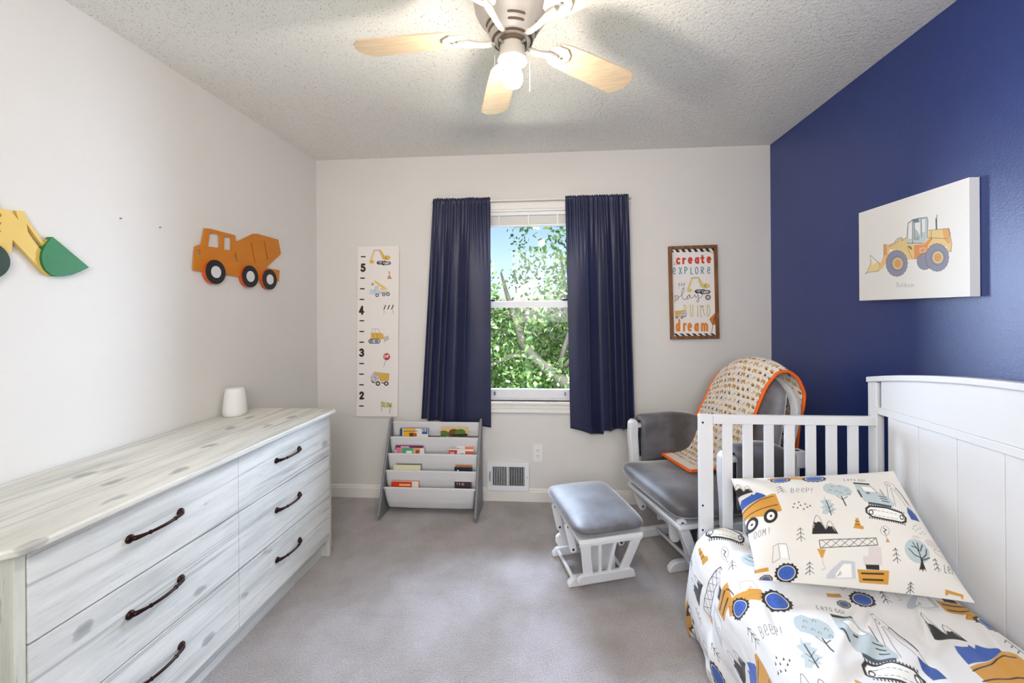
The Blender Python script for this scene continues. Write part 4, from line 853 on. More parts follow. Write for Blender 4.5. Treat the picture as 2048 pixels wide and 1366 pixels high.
def runner(a0, a1, y, t=0.032, h=0.048):
    P = [(a0, 0), (a0, h * 0.45), (a0 + 0.02, h * 0.85), (a0 + 0.045, h), (a1 - 0.045, h), (a1 - 0.02, h * 0.85), (a1, h * 0.45), (a1, 0)]
    return MB().prism(P, lambda p, q, tt: (p, tt, q), y, y + t)
ot = thing('ottoman', 'white framed glider ottoman with grey-blue suede cushion', 'ottoman', (1.905, -0.785, 0), RZ)
G = cushion(0, 0, 0.352, 0.348, 0.50, 0.070, e=7, dome=0.10, seed=4); MB().grid(G, closed=True).build('ottoman_cushion', M_grey, ot, smooth=True, local=True)
b = MB(); b.box(-0.155, 0.155, -0.235, 0.235, 0.300, 0.318); b.build('cushion_platform', M_white, ot, bevel=0.004, local=True)
for sg_ in (1, -1):
    b = MB(); top, bot = 0.238 * sg_, 0.168 * sg_
    def lean(p, q, t): f_ = (0.302 - q) / 0.20; return (p, (top * (1 - f_) + bot * f_) + t * sg_, q)
    b.prism([(0.15, 0.302), (0.152, 0.285), (-0.152, 0.285), (-0.15, 0.302)], lean, -0.012, 0.0)
    sf = b.build('side_frame', M_white, ot, bevel=0.003, local=True)
    MB().prism([(0.135, 0.118), (0.118, 0.128), (-0.118, 0.128), (-0.135, 0.118), (-0.140, 0.095), (-0.128, 0.074), (0.128, 0.074), (0.140, 0.095)], lean, -0.010, 0.012).build('side_frame_foot_board', M_white, sf, bevel=0.004, local=True)
    for P in ([(0.146, 0.288), (0.098, 0.288), (0.088, 0.22), (0.066, 0.122), (0.112, 0.122), (0.128, 0.20)], [(-0.146, 0.288), (-0.098, 0.288), (-0.088, 0.22), (-0.066, 0.122), (-0.112, 0.122), (-0.128, 0.20)]):
        MB().prism(P, lean, -0.014, 0.0).build('side_frame_post', M_white, sf, bevel=0.003, local=True)
    for a0, a1 in ((0.055, 0.030), (-0.020, -0.014)): MB().prism([(a0 + 0.008, 0.288), (a0 - 0.008, 0.288), (a1 - 0.008, 0.122), (a1 + 0.008, 0.122)], lean, -0.012, -0.003).build('side_frame_slat', M_white, sf, bevel=0.002, local=True)
for yb in (-0.215, 0.040): runner(-0.205, 0.150, yb).build('base_runner', M_white, ot, bevel=0.008, seg=3, local=True)
for a_ in (0.118, -0.148): MB().tube([(a_, -0.20, 0.030), (a_, 0.055, 0.030)], 0.0095, 14).build('base_rod', M_white, ot, local=True, smooth=True)
for yb in (-0.195, 0.030): MB().prism([(0.055, 0.04), (-0.105, 0.04), (-0.095, 0.27), (0.045, 0.27)], lambda p, q, t: (p, t, q), yb, yb + 0.018).build('base_upright', M_white, ot, bevel=0.003, local=True)
for yb in (-0.150, 0.06):
    for a0, a1 in ((0.150, 0.125), (-0.150, -0.125)):
        b = MB(); link(b, a0, 0.298, a1, 0.185, yb, 0.017, 0.014); lk = b.build('swing_link', M_white, ot, bevel=0.002, local=True)
        for (aa, zz) in ((a0, 0.298), (a1, 0.185)): MB().lathe([(0.0065, 0), (0.0055, 0.003)], (aa, yb + 0.014, zz), 12, axis=1).build('bolt', M_brass, lk, local=True)

chair = thing('glider_chair', 'white glider chair with grey suede cushions between window wall and crib', 'chair', (2.40, -0.66, 0), RZ)
G = cushion(-0.02, 0.0, 0.408, 0.53, 0.575, 0.125, e=7, dome=0.06, seed=9, amp=0.012)
G[..., 2] += np.clip(G[..., 0] - 0.05, 0, 1) * 0.10
MB().grid(G, closed=True).build('seat_cushion', M_grey, chair, smooth=True, local=True)
MB().box(-0.29, 0.20, -0.255, 0.255, 0.322, 0.346).build('seat_board', M_white, chair, bevel=0.008, seg=3, local=True)
def backcush(w, h, t, n=44):
    u = np.linspace(-1, 1, n); v = np.linspace(0, 1, n); U, V = np.meshgrid(u, v); hw = w / 2 * (1 - 0.10 * np.clip(V - 0.5, 0, 1) * 2) 
    yy = U * hw; hh = h * (1 - 0.145 * np.abs(U) ** 2.4 * 1.0); tt = V * hh
    f_ = (np.clip((1 - np.abs(U) ** 5), 0, 1) ** 0.5) * (np.clip(1 - np.abs(2 * V - 1) ** 6, 0, 1) ** 0.5); d = t / 2 * f_
    return yy, tt, d
LE = math.atan2(0.165, 0.56)          # recline of the back
def bk(a, y, t): return np.stack([-0.275 - np.asarray(t) * sin(LE) + np.asarray(a) * cos(LE), np.asarray(y), 0.425 + np.asarray(t) * cos(LE) + np.asarray(a) * sin(LE)], -1)
yy, tt, d = backcush(0.50, 0.60, 0.095)
b = MB(); b.grid(bk(d, yy, tt)); b.grid(bk(-d, yy, tt), flip=True); b.build('back_cushion', M_grey, chair, smooth=True, local=True)
ar_ = [(-0.262, -0.10), (-0.264, 0.10), (-0.262, 0.30)] + [(-0.262 * cos(radians(t)) , 0.40 + 0.20 * sin(radians(t))) for t in range(0, 181, 15)] + [(0.262, 0.30), (0.264, 0.10), (0.262, -0.10)]
P = np.array(ar_); inner = P * np.array([0.84, 1]) ; inner[3:-3, 1] -= 0.034 * np.sin(np.linspace(0, pi, len(P) - 6)); 
b = MB(); n = len(P)
for aoff0, aoff1 in ((-0.080, -0.056),):
    V = []; 
    for Q_ in (P, inner):
        for ao in (aoff0, aoff1): V += list(bk(np.full(n, ao), Q_[:, 0], Q_[:, 1]))
    Fc = []
    for i in range(n - 1):
        Fc += [(i, i + 1, n + i + 1, n + i), (2 * n + i, 3 * n + i, 3 * n + i + 1, 2 * n + i + 1), (i, 2 * n + i, 2 * n + i + 1, i + 1), (n + i, n + i + 1, 3 * n + i + 1, 3 * n + i)]
    Fc += [(0, n, 3 * n, 2 * n), (n - 1, 3 * n - 1, 4 * n - 1, 2 * n - 1)]; b.add(V, Fc)
b.build('back_frame', M_white, chair, bevel=0.003, local=True)
for yb in (-0.14, -0.05, 0.05, 0.14): b = MB(); b.add(bk(*[np.array(v) for v in zip(*[(a_, yb + s_, t_) for t_ in (-0.05, 0.56) for s_ in (-0.012, 0.012) for a_ in (-0.073, -0.063)])]), [(0, 1, 3, 2), (4, 6, 7, 5), (0, 4, 5, 1), (2, 3, 7, 6), (0, 2, 6, 4), (1, 5, 7, 3)]); b.build('back_slat', M_white, chair, local=True)
for sg_ in (-1, 1):
    yc = 0.305 * sg_; ax = -0.13 if sg_ > 0 else 0.0
    MB().prism([(0.150, 0.34), (0.105, 0.34), (0.100, 0.46), (0.108, 0.60), (0.105, 0.665), (0.120, 0.688), (0.142, 0.690), (0.160, 0.672), (0.163, 0.60), (0.152, 0.46)], lambda p, q, t: (p + ax, t, q), yc - 0.022, yc + 0.022).build('arm_post', M_white, chair, bevel=0.009, seg=3, local=True)
    MB().box(-0.40, 0.115 + ax, yc - 0.022, yc + 0.022, 0.640, 0.662).build('arm_rail', M_white, chair, bevel=0.005, local=True)
    MB().box(-0.40, 0.15 + ax, yc - 0.016, yc + 0.016, 0.325, 0.365).build('lower_arm_rail', M_white, chair, bevel=0.005, local=True)
    MB().box(-0.425, -0.375, yc - 0.024, yc + 0.024, 0.58, 0.662).box(-0.395, -0.375, yc - 0.018, yc + 0.018, 0.34, 0.60).build('rear_arm_bracket', M_white, chair, bevel=0.005, local=True)
    # arm cushion draped over the rail
    th = np.linspace(0, 1, 30); aa = np.linspace(0, 1, 26); T_, A_ = np.meshgrid(th, aa)
    ang = pi * np.clip((T_ - 0.36) / 0.28, 0, 1); drop = np.where(T_ < 0.36, (0.36 - T_), np.where(T_ > 0.64, T_ - 0.64, 0)) * 0.62
    swell = 1 - 0.0 * A_; yo = -np.cos(ang) * 0.036; zo = 0.662 + np.sin(ang) * 0.030 - drop; endr = np.clip(1 - np.abs(2 * A_ - 1) ** 8, 0, 1) ** 0.5
    zo = zo - 0.05 * np.clip(A_ - 0.55, 0, 1) ** 1.5 * 2 * 1.0
    outer = np.stack([0.098 + ax - (0.40 + ax) * A_, yc + yo * (1 + 0.30 * endr), zo + 0.014 * endr], -1)
    MB().grid(outer).build('arm_cushion', M_grey, chair, smooth=True, local=True, solid=0.028)
for yb in (-0.295, 0.030): runner(-0.40, 0.130, yb, 0.034, 0.055).build('base_runner', M_white, chair, bevel=0.010, seg=3, local=True)
for a_, z_ in ((0.005, 0.045), (-0.28, 0.045), (0.065, 0.20)): MB().tube([(a_, -0.275, z_), (a_, 0.045, z_)], 0.0105, 14).build('base_rod', M_white, chair, local=True, smooth=True)
for yb in (-0.262, 0.02): MB().prism([(-0.05, 0.05), (-0.24, 0.05), (-0.22, 0.29), (-0.07, 0.29)], lambda p, q, t: (p, t, q), yb, yb + 0.02).build('base_upright', M_white, chair, bevel=0.003, local=True)
for yb in (-0.245, 0.215):
    for a0, a1, z1 in ((0.170, 0.115, 0.205), (-0.32, -0.27, 0.205)):
        b = MB(); link(b, a0, 0.345, a1, z1, yb, 0.023, 0.018); lk = b.build('swing_link', M_white, chair, bevel=0.004, local=True)
        MB().lathe([(0.0075, 0), (0.0065, 0.004)], (a0, yb + 0.018, 0.345), 12, axis=1).build('bolt', M_brass, lk, local=True)
        MB().lathe([(0.0080, 0), (0.007, 0.003)], (a1, yb + 0.018, z1), 12, axis=1).build('bolt', M_steel, lk, local=True)
b = MB(); link(b, 0.095, 0.285, 0.035, 0.085, 0.10, 0.028, 0.022); link(b, 0.115, 0.27, 0.11, 0.20, 0.07, 0.03, 0.02); b.build('rocker_arm', M_white, chair, bevel=0.006, local=True)
MB().lathe([(0.020, 0.0), (0.027, 0.006), (0.027, 0.02), (0.018, 0.03)], (0.03, 0.075, 0.085), 20, axis=1).build('rod_end_cap', M_white, chair, smooth=True, local=True)
for sg_ in (-1, 1):
    yc = 0.262 * sg_; MB().box(-0.34, 0.04, yc - 0.009, yc + 0.009, 0.30, 0.322).box(-0.30, 0.00, yc - 0.009, yc + 0.009, 0.10, 0.14).build('side_frame', M_white, chair, bevel=0.003, local=True)
    for a_ in (-0.30, -0.24, -0.18, -0.12, -0.06, 0.0): MB().box(a_ - 0.009, a_ + 0.009, yc - 0.006, yc + 0.006, 0.14, 0.30).build('side_frame_slat', M_white, chair, local=True)

# blanket over the chair back
bp = np.array([(-0.505, 0.60, -.27, .20), (-0.515, 0.75, -.275, .205), (-0.535, 0.87, -.275, .213), (-0.548, 0.96, -.275, .21), (-0.527, 1.035, -.275, .20), (-0.478, 1.068, -.275, .185), (-0.425, 1.045, -.275, .165), (-0.380, 0.965, -.278, .148), (-0.345, 0.86, -.28, .134), (-0.302, 0.74, -.285, .125),
               (-0.238, 0.57, -.285, .10), (-0.200, 0.510, -.28, .06), (-0.15, 0.490, -.262, .035), (-0.08, 0.487, -.25, .02), (-0.02, 0.487, -.245, .015)])
seg_ = np.r_[0, np.cumsum(np.hypot(np.diff(bp[:, 0]), np.diff(bp[:, 1])))]; Ltot = seg_[-1]
ns = int(Ltot / 0.0022); S = np.linspace(0, Ltot, ns)
def smooth_interp(S_, xs, ys):
    y = np.interp(S_, xs, ys); k = 31; ker = np.hanning(k); ker /= ker.sum(); yp = np.r_[2 * y[0] - y[k // 2:0:-1], y, 2 * y[-1] - y[-2:-k // 2 - 1:-1]]; return np.convolve(yp, ker, 'valid')
pa, pz, bf, bn = [smooth_interp(S, seg_, bp[:, c]) for c in range(4)]
BW = 0.50; tb = np.arange(0, BW, 0.0022) / BW
art = Art(tb * BW, S, (240, 232, 222)); r2 = np.random.default_rng(5)
cell = 0.041; ny_, nx_ = int(Ltot / cell) + 2, int(BW / cell) + 2
for j in range(ny_):
    for i in range(nx_):
        x = (i + 0.5 * (j % 2)) * cell + r2.uniform(-.003, .003); y = j * cell * 0.92 + r2.uniform(-.003, .003); k = r2.integers(0, 5); c = [(206, 160, 82), (222, 170, 108), (198, 150, 70)][r2.integers(0, 3)]; ro = radians(r2.uniform(-18, 22)); cr, sr = cos(ro), sin(ro)
        f = lambda P: [(x + (p * cr - q * sr) * 0.0018, y + (p * sr + q * cr) * 0.0018) for p, q in P]; DK = (60, 46, 40); GY = (104, 100, 100)
        if k <= 1:
            art.fill(c, f([(-9, -4), (4, -6), (9, -2), (8, 4), (-8, 4)])); art.ell(DK, *f([(-6, 6)])[0], .0036, .0036); art.ell(DK, *f([(6, 6)])[0], .0036, .0036); art.stroke(GY, .001, f([(-10, -6), (-11, 4)]))
        elif k == 2:
            art.fill((96, 62, 46), f([(-6, 4), (-2, -7), (6, 4)])); art.stroke(GY, .0013, f([(0, -5), (8, -9), (10, 2)])); art.stroke(DK, .0014, f([(-9, 7), (9, 8)])); art.ell(DK, *f([(9, 4)])[0], .0018, .0018)
        elif k == 3:
            art.fill(c, f([(-8, 0), (0, -6), (8, 0), (6, 5), (-6, 5)])); art.fill((92, 70, 40), f([(-2, 0), (8, 1), (5, 6), (-2, 5)])); art.stroke(GY, .001, f([(-9, -8), (-4, -4), (-9, 3)]))
        else:
            art.stroke(GY, .0012, f([(-9, 8), (8, -9)])); art.ell((176, 96, 76), *f([(-3, 5)])[0], .0022, .0022); art.ell(GY, *f([(2, 7)])[0], .0022, .0022); art.fill(c, f([(1, -3), (8, -1), (6, 4), (0, 2)]))
vnb = VNoise(31)
TB, SB = np.meshgrid(tb / tb[-1], S / Ltot); Bc = bf[:, None] + (bn - bf)[:, None] * TB
topw = np.clip((pz - 0.72) / 0.3, 0, 1)[:, None]; zz = pz[:, None] - topw * 0.11 * np.abs((Bc + 0.01) / 0.27) ** 2.3
aa = pa[:, None] + 0.0 * Bc; wr = 0.006 * vnb(TB * 4, SB * 9); aa = aa + wr
blk = thing('blanket', 'patterned cream blanket with orange binding draped over the glider chair', 'blanket', (2.40, -0.66, 0), RZ)
Pb = np.stack([aa, Bc, zz + wr * 0.6], -1)
MB().grid(Pb).build('blanket_cloth', M_print, blk, smooth=True, local=True, colors=art.c.reshape(-1, 3), solid=0.006)
nn_, mm_ = Pb.shape[:2]
edge = np.concatenate([Pb[::6, -1], Pb[-1, ::-6], Pb[::-6, 0]]); 
def band(path, w1, side):
    return path
b = MB(); 
for path in (Pb[::5, -1], Pb[-1, ::5], Pb[::5, 0], Pb[0, ::5]): b.tube(path, 0.0085, 10)
b.build('orange_binding', M_orange_trim, blk, smooth=True, local=True)['label'] = 'orange binding'

# ------------------------------------------------------------------ crib made up as a toddler bed
YE = -1.135
crib = thing('toddler_bed', 'white convertible crib set up as toddler bed along the navy wall', 'bed', (2.67, -1.78, 0))
HX0, HX1 = 3.0, 3.03
px2x = lambda p, y=YE: on_y(p, 850, y)[0]
ZR1 = on_y(1560, 832, YE)[2]; ZR0 = on_y(1560, 850, YE)[2]
def end_panel(y, near):
    xl = px2x(1399); ep = MB().box(xl + 0.0555, HX0 + 0.012, y, y + 0.022, ZR0, ZR1).build('end_top_rail', M_white, crib, bevel=0.003)
    MB().box(xl, xl + 0.055, y - 0.0, y + 0.026, 0.0, ZR1 + 0.001).build('front_post', M_white, crib, bevel=0.003)
    for p0, p1 in ((1447, 1466), (1488, 1507), (1531, 1549), (1572, 1591), (1615, 1634), (1656, 1676), (1700, 1719)):
        MB().box(px2x(p0), px2x(p1), y + 0.004, y + 0.018, 0.22, ZR0 + 0.002).build('slat', M_white, crib, bevel=0.0015)
    MB().box(xl + 0.055, HX0, y, y + 0.022, 0.16, 0.23).build('end_bottom_rail', M_white, crib, bevel=0.003)
    return xl
xl = end_panel(YE, False)
for py in (845, 1011, 1060):
    p = on_y(1405.5, py, YE); MB().lathe([(0.0042, -0.0012), (0.0042, 0.001)], (p[0], YE, p[2]), 12, axis=1).build('bolt_hole', M_slot, crib)
end_panel(-2.405, True)
YC = -1.757
ztop = lambda y: 1.122 - 0.072 * (abs(y - YC) / 0.663) ** 2.0
ys_ = np.linspace(-1.094, 2 * YC + 1.094, 41)
for y0, y1 in ((-1.14, -1.094), (2 * YC + 1.094, 2 * YC + 1.14)): MB().box(HX0, HX1, y0, y1, 0.0, 1.035).build('headboard_post', M_white, crib, bevel=0.003)
P = [(y, ztop(y) - 0.022) for y in ys_ if -1.14 >= y >= 2 * YC + 1.14]; P = P + [(P[-1][0], 0.938), (P[0][0], 0.938)]
hb = MB().prism(P, lambda p, q, t: (t, p, q), HX0 + 0.002, HX1 - 0.004).build('headboard_panel', M_white, crib, bevel=0.001)
MB().prism([(y, ztop(y)) for y in ys_] + [(y, ztop(y) - 0.022) for y in ys_[::-1]], lambda p, q, t: (t, p, q), HX0 - 0.008, HX1 + 0.008).build('headboard_cap', M_white, crib, bevel=0.004, seg=3)
MB().box(HX0, HX1, 2 * YC + 1.14, -1.14, 0.910, 0.9375).build('headboard_rail', M_white, crib, bevel=0.002)
g = [-1.186]; 
yv = -1.319
while yv > 2 * YC + 1.25: g.append(yv); yv -= 0.1385
g.append(2 * YC + 1.186)
for k in range(len(g) - 1): MB().box(HX0 + 0.006, HX1 - 0.008, g[k + 1] + 0.0006, g[k] - 0.0006, 0.20, 0.911).build('headboard_plank', M_white, crib, bevel=0.0016)
MB().box(HX0 + 0.002, HX1 - 0.004, 2 * YC + 1.14, -1.14, 0.14, 0.20).build('headboard_bottom_rail', M_white, crib, bevel=0.003)
MB().box(xl + 0.005, xl + 0.027, -2.40, YE, 0.15, 0.27).build('front_rail', M_white, crib, bevel=0.003)
MB().box(xl + 0.03, HX0 - 0.002, -2.38, YE - 0.01, 0.215, 0.235).build('mattress_support', M_white, crib)
mt = MB().box(xl + 0.03, HX0 - 0.006, -2.375, YE - 0.006, 0.236, 0.372).build('mattress', simple('white_mattress_cover', (236, 236, 234), 0.8), bevel=0.03, seg=4)
props(mt, 'white crib mattress under the printed comforter', 'mattress')

# ------------------------------------------------------------------ the construction print used on pillow and comforter
HM = np.array([[-0.002249470558890119, 0.0005705974100599316, 2.739306489372339], [-0.00011943274950602164, -0.002611596122531683, 2.668446111296549], [-0.0008101021582656052, -0.0008919239953394991, 1.0]])
def to_cloth(P):
    P = np.asarray(P, float).reshape(-1, 2); q = np.c_[1440 + P[:, 0] / 3.7926, 920 + P[:, 1] / 3.7926, np.ones(len(P))] @ HM.T
    return q[:, :2] / q[:, 2:]
MU, BL2, GB, PG = (208, 150, 58), (52, 92, 176), (184, 198, 202), (216, 206, 204)
def wheel(a, cx, cy, rx, ry, hub=BL2):
    t = np.linspace(0, 2 * pi, 56, endpoint=False); kk = 1 + 0.055 * np.sign(np.sin(t * 16)); a.fill(BK, np.stack([cx + rx * kk * np.cos(t), cy + ry * kk * np.sin(t)], 1))
    a.ell((240, 238, 234), cx, cy, rx * 0.76, ry * 0.76); a.ell((60, 62, 80), cx, cy, rx * 0.70, ry * 0.70); a.ell(hub, cx, cy, rx * 0.66, ry * 0.66); a.ell((38, 66, 130), cx, cy, rx * 0.22, ry * 0.22, wd=3)
def pine(a, x0, y0, x1, y1, w=5):
    a.stroke(BK, w, [(x0, y0), (x1, y1)])
    for k in range(3):
        t = 0.05 + 0.30 * k; cx = x0 + (x1 - x0) * t; cy = y0 + (y1 - y0) * t; L = 20 + 5 * k; a.stroke(BK, w, [(cx - L, cy + L * 0.8), (cx, cy), (cx + L, cy + L * 0.7)])
def tris(a, pts, s=8):
    for x, y in pts: a.fill(BK, [(x - s, y + s * 0.7), (x, y - s), (x + s, y + s * 0.7)])
def tile(a, whole=True):
    # yellow tractor
    a.fill(MU, [(300, 125), (325, 98), (400, 92), (480, 82), (560, 88), (575, 120), (540, 140), (480, 128), (440, 150), (420, 120), (330, 135)]); a.stroke((120, 84, 40), 3, [(310, 118), (330, 100), (345, 120)]); a.stroke(BK, 8, [(395, 88), (380, 62), (366, 56)])
    a.stroke((170, 120, 50), 2.5, [(430, 118), (500, 108), (560, 110)]); a.ell((236, 222, 205), 470, 72, 30, 16); a.stroke((150, 140, 130), 3, [(445, 80), (450, 50), (520, 48), (545, 82)])
    wheel(a, 397, 138, 72, 34); wheel(a, 640, 128, 90, 46)
    # mountains
    for dx, dy, s in ((0, 0, 1.0), (-545, -335, 0.72)):
        f = lambda P: [(dx + p * s + (1 - s) * 630, dy + q * s + (1 - s) * 475) for p, q in P]
        a.fill(BK, f([(622, 620), (626, 560), (636, 528), (650, 536), (662, 526), (682, 530), (700, 560), (716, 590), (736, 556), (748, 566), (762, 560), (790, 590), (808, 618)]))
        a.stroke(BK, 4, f([(630, 545), (640, 495), (652, 474), (668, 484), (690, 530), (716, 588)])); a.stroke(BK, 4, f([(716, 588), (730, 535), (742, 520), (756, 530), (790, 590)])); a.stroke((240, 238, 234), 3, f([(632, 575), (636, 545)])); a.stroke((240, 238, 234), 3, f([(765, 572), (785, 598)]))
    # dump truck with blue load
    a.fill(BL2, [(118, 310), (128, 280), (160, 276), (192, 268), (202, 256), (218, 270), (236, 250), (262, 264), (298, 288), (300, 300), (180, 338), (118, 360)])
    a.fill(MU, [(112, 372), (175, 345), (345, 282), (368, 288), (415, 435), (290, 462), (190, 442), (120, 440)]); a.stroke(BK, 9, [(112, 388), (190, 356), (260, 322), (350, 306)]); a.stroke(BK, 9, [(112, 432), (190, 414), (280, 396), (382, 382)])
    for x, y in ((338, 467), (206, 496)): a.ell(BK, x, y, 48, 54); a.ell((240, 238, 234), x, y, 27, 31); a.ell(BK, x + 2, y, 9, 9)
    # writing
    a.text(BK, 4.2, 'BEEP!', 474, 238, 46, sx=0.86, adv=0.9); a.text(BK, 4.0, 'LETS GO!', 866, 130, 24, sx=1.15, adv=0.9); a.text(BK, 4.2, 'ZOOM!', 196, 560, 48, sx=0.66, adv=0.95, slope=-0.05)
    # trees
    for P in ((393, 210, 420, 282), (540, 570, 550, 668), (610, 805, 612, 886), (1240, 710, 1262, 814), (1580, 762, 1612, 862), (1378, 940, 1384, 1010)): pine(a, *P)
    a.fill(GB, [(700, 230), (715, 200), (760, 186), (800, 205), (850, 208), (900, 235), (918, 270), (905, 305), (860, 316), (810, 316), (770, 300), (725, 285), (705, 260)])
    for x, y in ((770, 230), (822, 225), (752, 265), (800, 275), (832, 290), (876, 265), (890, 300)): a.stroke(BK, 3, arc(x, y, 9, 12, 180, 370))
    a.stroke(BK, 11, [(835, 318), (850, 355), (866, 396)]); a.stroke(BK, 6, [(800, 312), (842, 345), (880, 318)])
    a.fill(GB, [(708, 312), (722, 345), (762, 350), (750, 370), (785, 385), (765, 405), (802, 430), (770, 440), (782, 464), (745, 456), (720, 470), (690, 460), (700, 425), (680, 410), (705, 395), (675, 360), (705, 350)], 0.9)
    a.stroke(BK, 8, [(722, 355), (740, 410), (758, 475)]); a.stroke(BK, 4, [(715, 400), (735, 420), (765, 395)]); a.stroke(BK, 4, [(720, 430), (745, 450), (775, 430)])
    a.ell(GB, 1425, 722, 112, 88, 20); a.fill(BK, [(1438, 862), (1452, 800), (1446, 770), (1462, 772), (1474, 810), (1502, 868), (1480, 850), (1470, 872), (1460, 852)])
    for P in (((1455, 780), (1438, 730), (1385, 660)), ((1438, 730), (1425, 660)), ((1420, 700), (1375, 690)), ((1460, 780), (1500, 745), (1505, 700)), ((1465, 790), (1530, 765)), ((1450, 770), (1400, 755), (1350, 710)), ((1450, 720), (1470, 670))): a.stroke(BK, 8, P)
    tris(a, [(490, 411), (498, 383), (528, 370), (520, 417), (540, 396), (573, 385), (563, 427), (588, 411), (607, 399)]); tris(a, [(1400, 543), (1408, 520), (1430, 505), (1422, 553), (1446, 535), (1470, 520), (1465, 572), (1488, 553), (1510, 562)], 6)
    # excavator
    a.fill(GB, [(935, 188), (1062, 188), (1120, 255), (1215, 300), (1250, 350), (1245, 378), (1050, 360), (1010, 356), (960, 290), (945, 215)]); a.fill(BK, [(930, 171), (1060, 175), (1064, 191), (938, 188)]); a.fill((240, 238, 234), [(985, 207), (1070, 212), (1115, 268), (1010, 262)]); a.stroke(BK, 3, [(985, 207), (1070, 212), (1115, 268), (1010, 262)], True)
    a.fill(BK, [(1025, 272), (1056, 273), (1053, 284), (1025, 282)]); a.fill(BK, [(955, 250), (970, 255), (995, 318), (984, 322)])
    for y in (298, 318, 339): a.stroke(BK, 9, [(1130 + (y - 298) * .5, y), (1186 + (y - 298) * .5, y + 3)])
    a.stroke(BK, 8, [(1146, 240), (1168, 282)]); a.stroke((180, 70, 60), 7, [(1140, 226), (1145, 238)]); a.fill((70, 80, 98), [(1036, 357), (1228, 372), (1225, 389), (1038, 376)])
    tr = [(1045, 392), (1180, 394), (1310, 420), (1342, 455), (1338, 490), (1310, 505), (1170, 492), (1060, 475), (1022, 445), (1020, 412)]
    a.fill((242, 240, 236), tr); a.stroke(BK, 17, tr, True); a.stroke(BK, 4, [(1062, 418), (1100, 420)]); 
    for k in range(6): a.stroke(BK, 4, [(1075 + k * 34, 420 + k * 3.2), (1093 + k * 34, 422 + k * 3.2)]); a.stroke(BK, 4, [(1078 + k * 34, 462 + k * 3.2), (1096 + k * 34, 464 + k * 3.2)])
    for x, y in ((1056, 440), (1307, 458)): a.ell(BK, x, y, 19, 23); a.ell((242, 240, 236), x, y, 11, 14)
    for k in range(16): x = 1040 + k * 19; a.fill(BK, [(x, 378 + max(0, k - 7) * 4), (x + 9, 378 + max(0, k - 7) * 4), (x + 9, 390 + max(0, k - 7) * 4), (x, 390 + max(0, k - 7) * 4)]); a.fill(BK, [(x, 478 + k * 2.2), (x + 9, 478 + k * 2.2), (x + 9, 492 + k * 2.2), (x, 492 + k * 2.2)])
    for P in (((1205, 300), (1206, 190), (1188, 148), (1218, 132), (1262, 148), (1286, 180), (1276, 200), (1390, 320), (1420, 380)), ((1262, 368), (1238, 195), (1252, 190), (1362, 345))): a.stroke(BK, 3.6, P)
    a.ell(BK, 1223, 167, 13, 13, wd=4); a.stroke(BK, 10, [(1290, 185), (1345, 250), (1390, 318)]); a.fill((44, 80, 150), [(1368, 345), (1420, 375), (1450, 400), (1480, 456), (1395, 460), (1365, 400)])
    # cone, round sign
    a.fill(MU, [(935, 495), (956, 495), (972, 550), (996, 562), (993, 582), (918, 573), (920, 560), (930, 550)]); a.stroke((60, 40, 30), 6, [(932, 520), (960, 522)]); a.stroke((60, 40, 30), 6, [(928, 545), (966, 547)])
    a.ell(BK, 1160, 586, 34, 38, wd=2.5); a.stroke(BK, 7, [(1148, 565), (1172, 578), (1150, 592), (1164, 612)]); a.stroke(BK, 3, [(1166, 624), (1174, 652)]); a.fill((206, 140, 80), [(1176, 642), (1197, 672), (1162, 672)])
    # lattice crane truck
    top = lambda x: 664 - (x - 672) * 0.048; bot = lambda x: 718 - (x - 672) * 0.058; a.stroke(BK, 6, [(672, 664), (1088, 644), (1102, 694), (682, 718), (672, 664)])
    for k in range(6): x0, x1 = 690 + k * 66, 690 + (k + 1) * 66; a.stroke(BK, 4, [(x0, top(x0)), (x1, bot(x1))]); a.stroke(BK, 4, [(x0, bot(x0)), (x1, top(x1))])
    a.fill(MU, [(658, 720), (720, 728), (700, 784), (688, 780)]); a.stroke((206, 198, 196), 8, [(698, 790), (704, 820), (720, 850), (695, 858)])
    a.fill((196, 200, 206), [(730, 890), (770, 850), (835, 800), (932, 805), (945, 915), (730, 912)]); a.fill((240, 238, 234), [(795, 885), (850, 822), (905, 822), (918, 908), (800, 908)]); a.stroke(BK, 3, [(808, 900), (830, 870), (838, 885), (815, 892)])
    a.fill(PG, [(1030, 700), (1125, 705), (1142, 832), (1000, 828), (990, 770), (1032, 766)]); a.fill(BK, [(1012, 825), (1116, 828), (1121, 862), (1020, 856)]); a.fill(MU, [(952, 856), (1196, 866), (1200, 956), (975, 940)]); a.stroke(BK, 12, [(988, 882), (1154, 887)]); a.stroke(BK, 12, [(1002, 920), (1154, 927)])
    # light tractor
    a.fill((228, 224, 222), [(335, 800), (365, 690), (450, 680), (480, 790), (530, 815), (500, 900), (330, 860)]); a.stroke(BK, 3, [(360, 795), (362, 690), (395, 676), (450, 682), (474, 790)]); a.stroke(BK, 3, [(395, 678), (410, 775), (362, 800)])
    a.fill((242, 240, 238), [(405, 690), (448, 690), (466, 775), (416, 770)]); a.fill(MU, [(250, 830), (335, 825), (340, 850), (250, 856)]); wheel(a, 456, 868, 78, 60); wheel(a, 326, 902, 42, 30, (90, 94, 120))
    # clouds, lettering and low bench
    a.ell(PG, 1570, 640, 70, 36, 12); a.ell(PG, 1420, 612, 40, 12); a.stroke(BK, 3, [(1700, 740), (1590, 710), (1580, 690), (1600, 678), (1630, 690), (1650, 672), (1690, 690)]); a.text(BK, 4.4, 'LET', 1668, 800, 62, sx=0.72)
    if not whole: return
    a.fill(MU, [(1670, 983), (1830, 1015), (1825, 1048), (1812, 1046), (1806, 1030), (1700, 1012), (1690, 1026), (1672, 1020)])
    a.ell(GB, 850, 1040, 100, 42); 
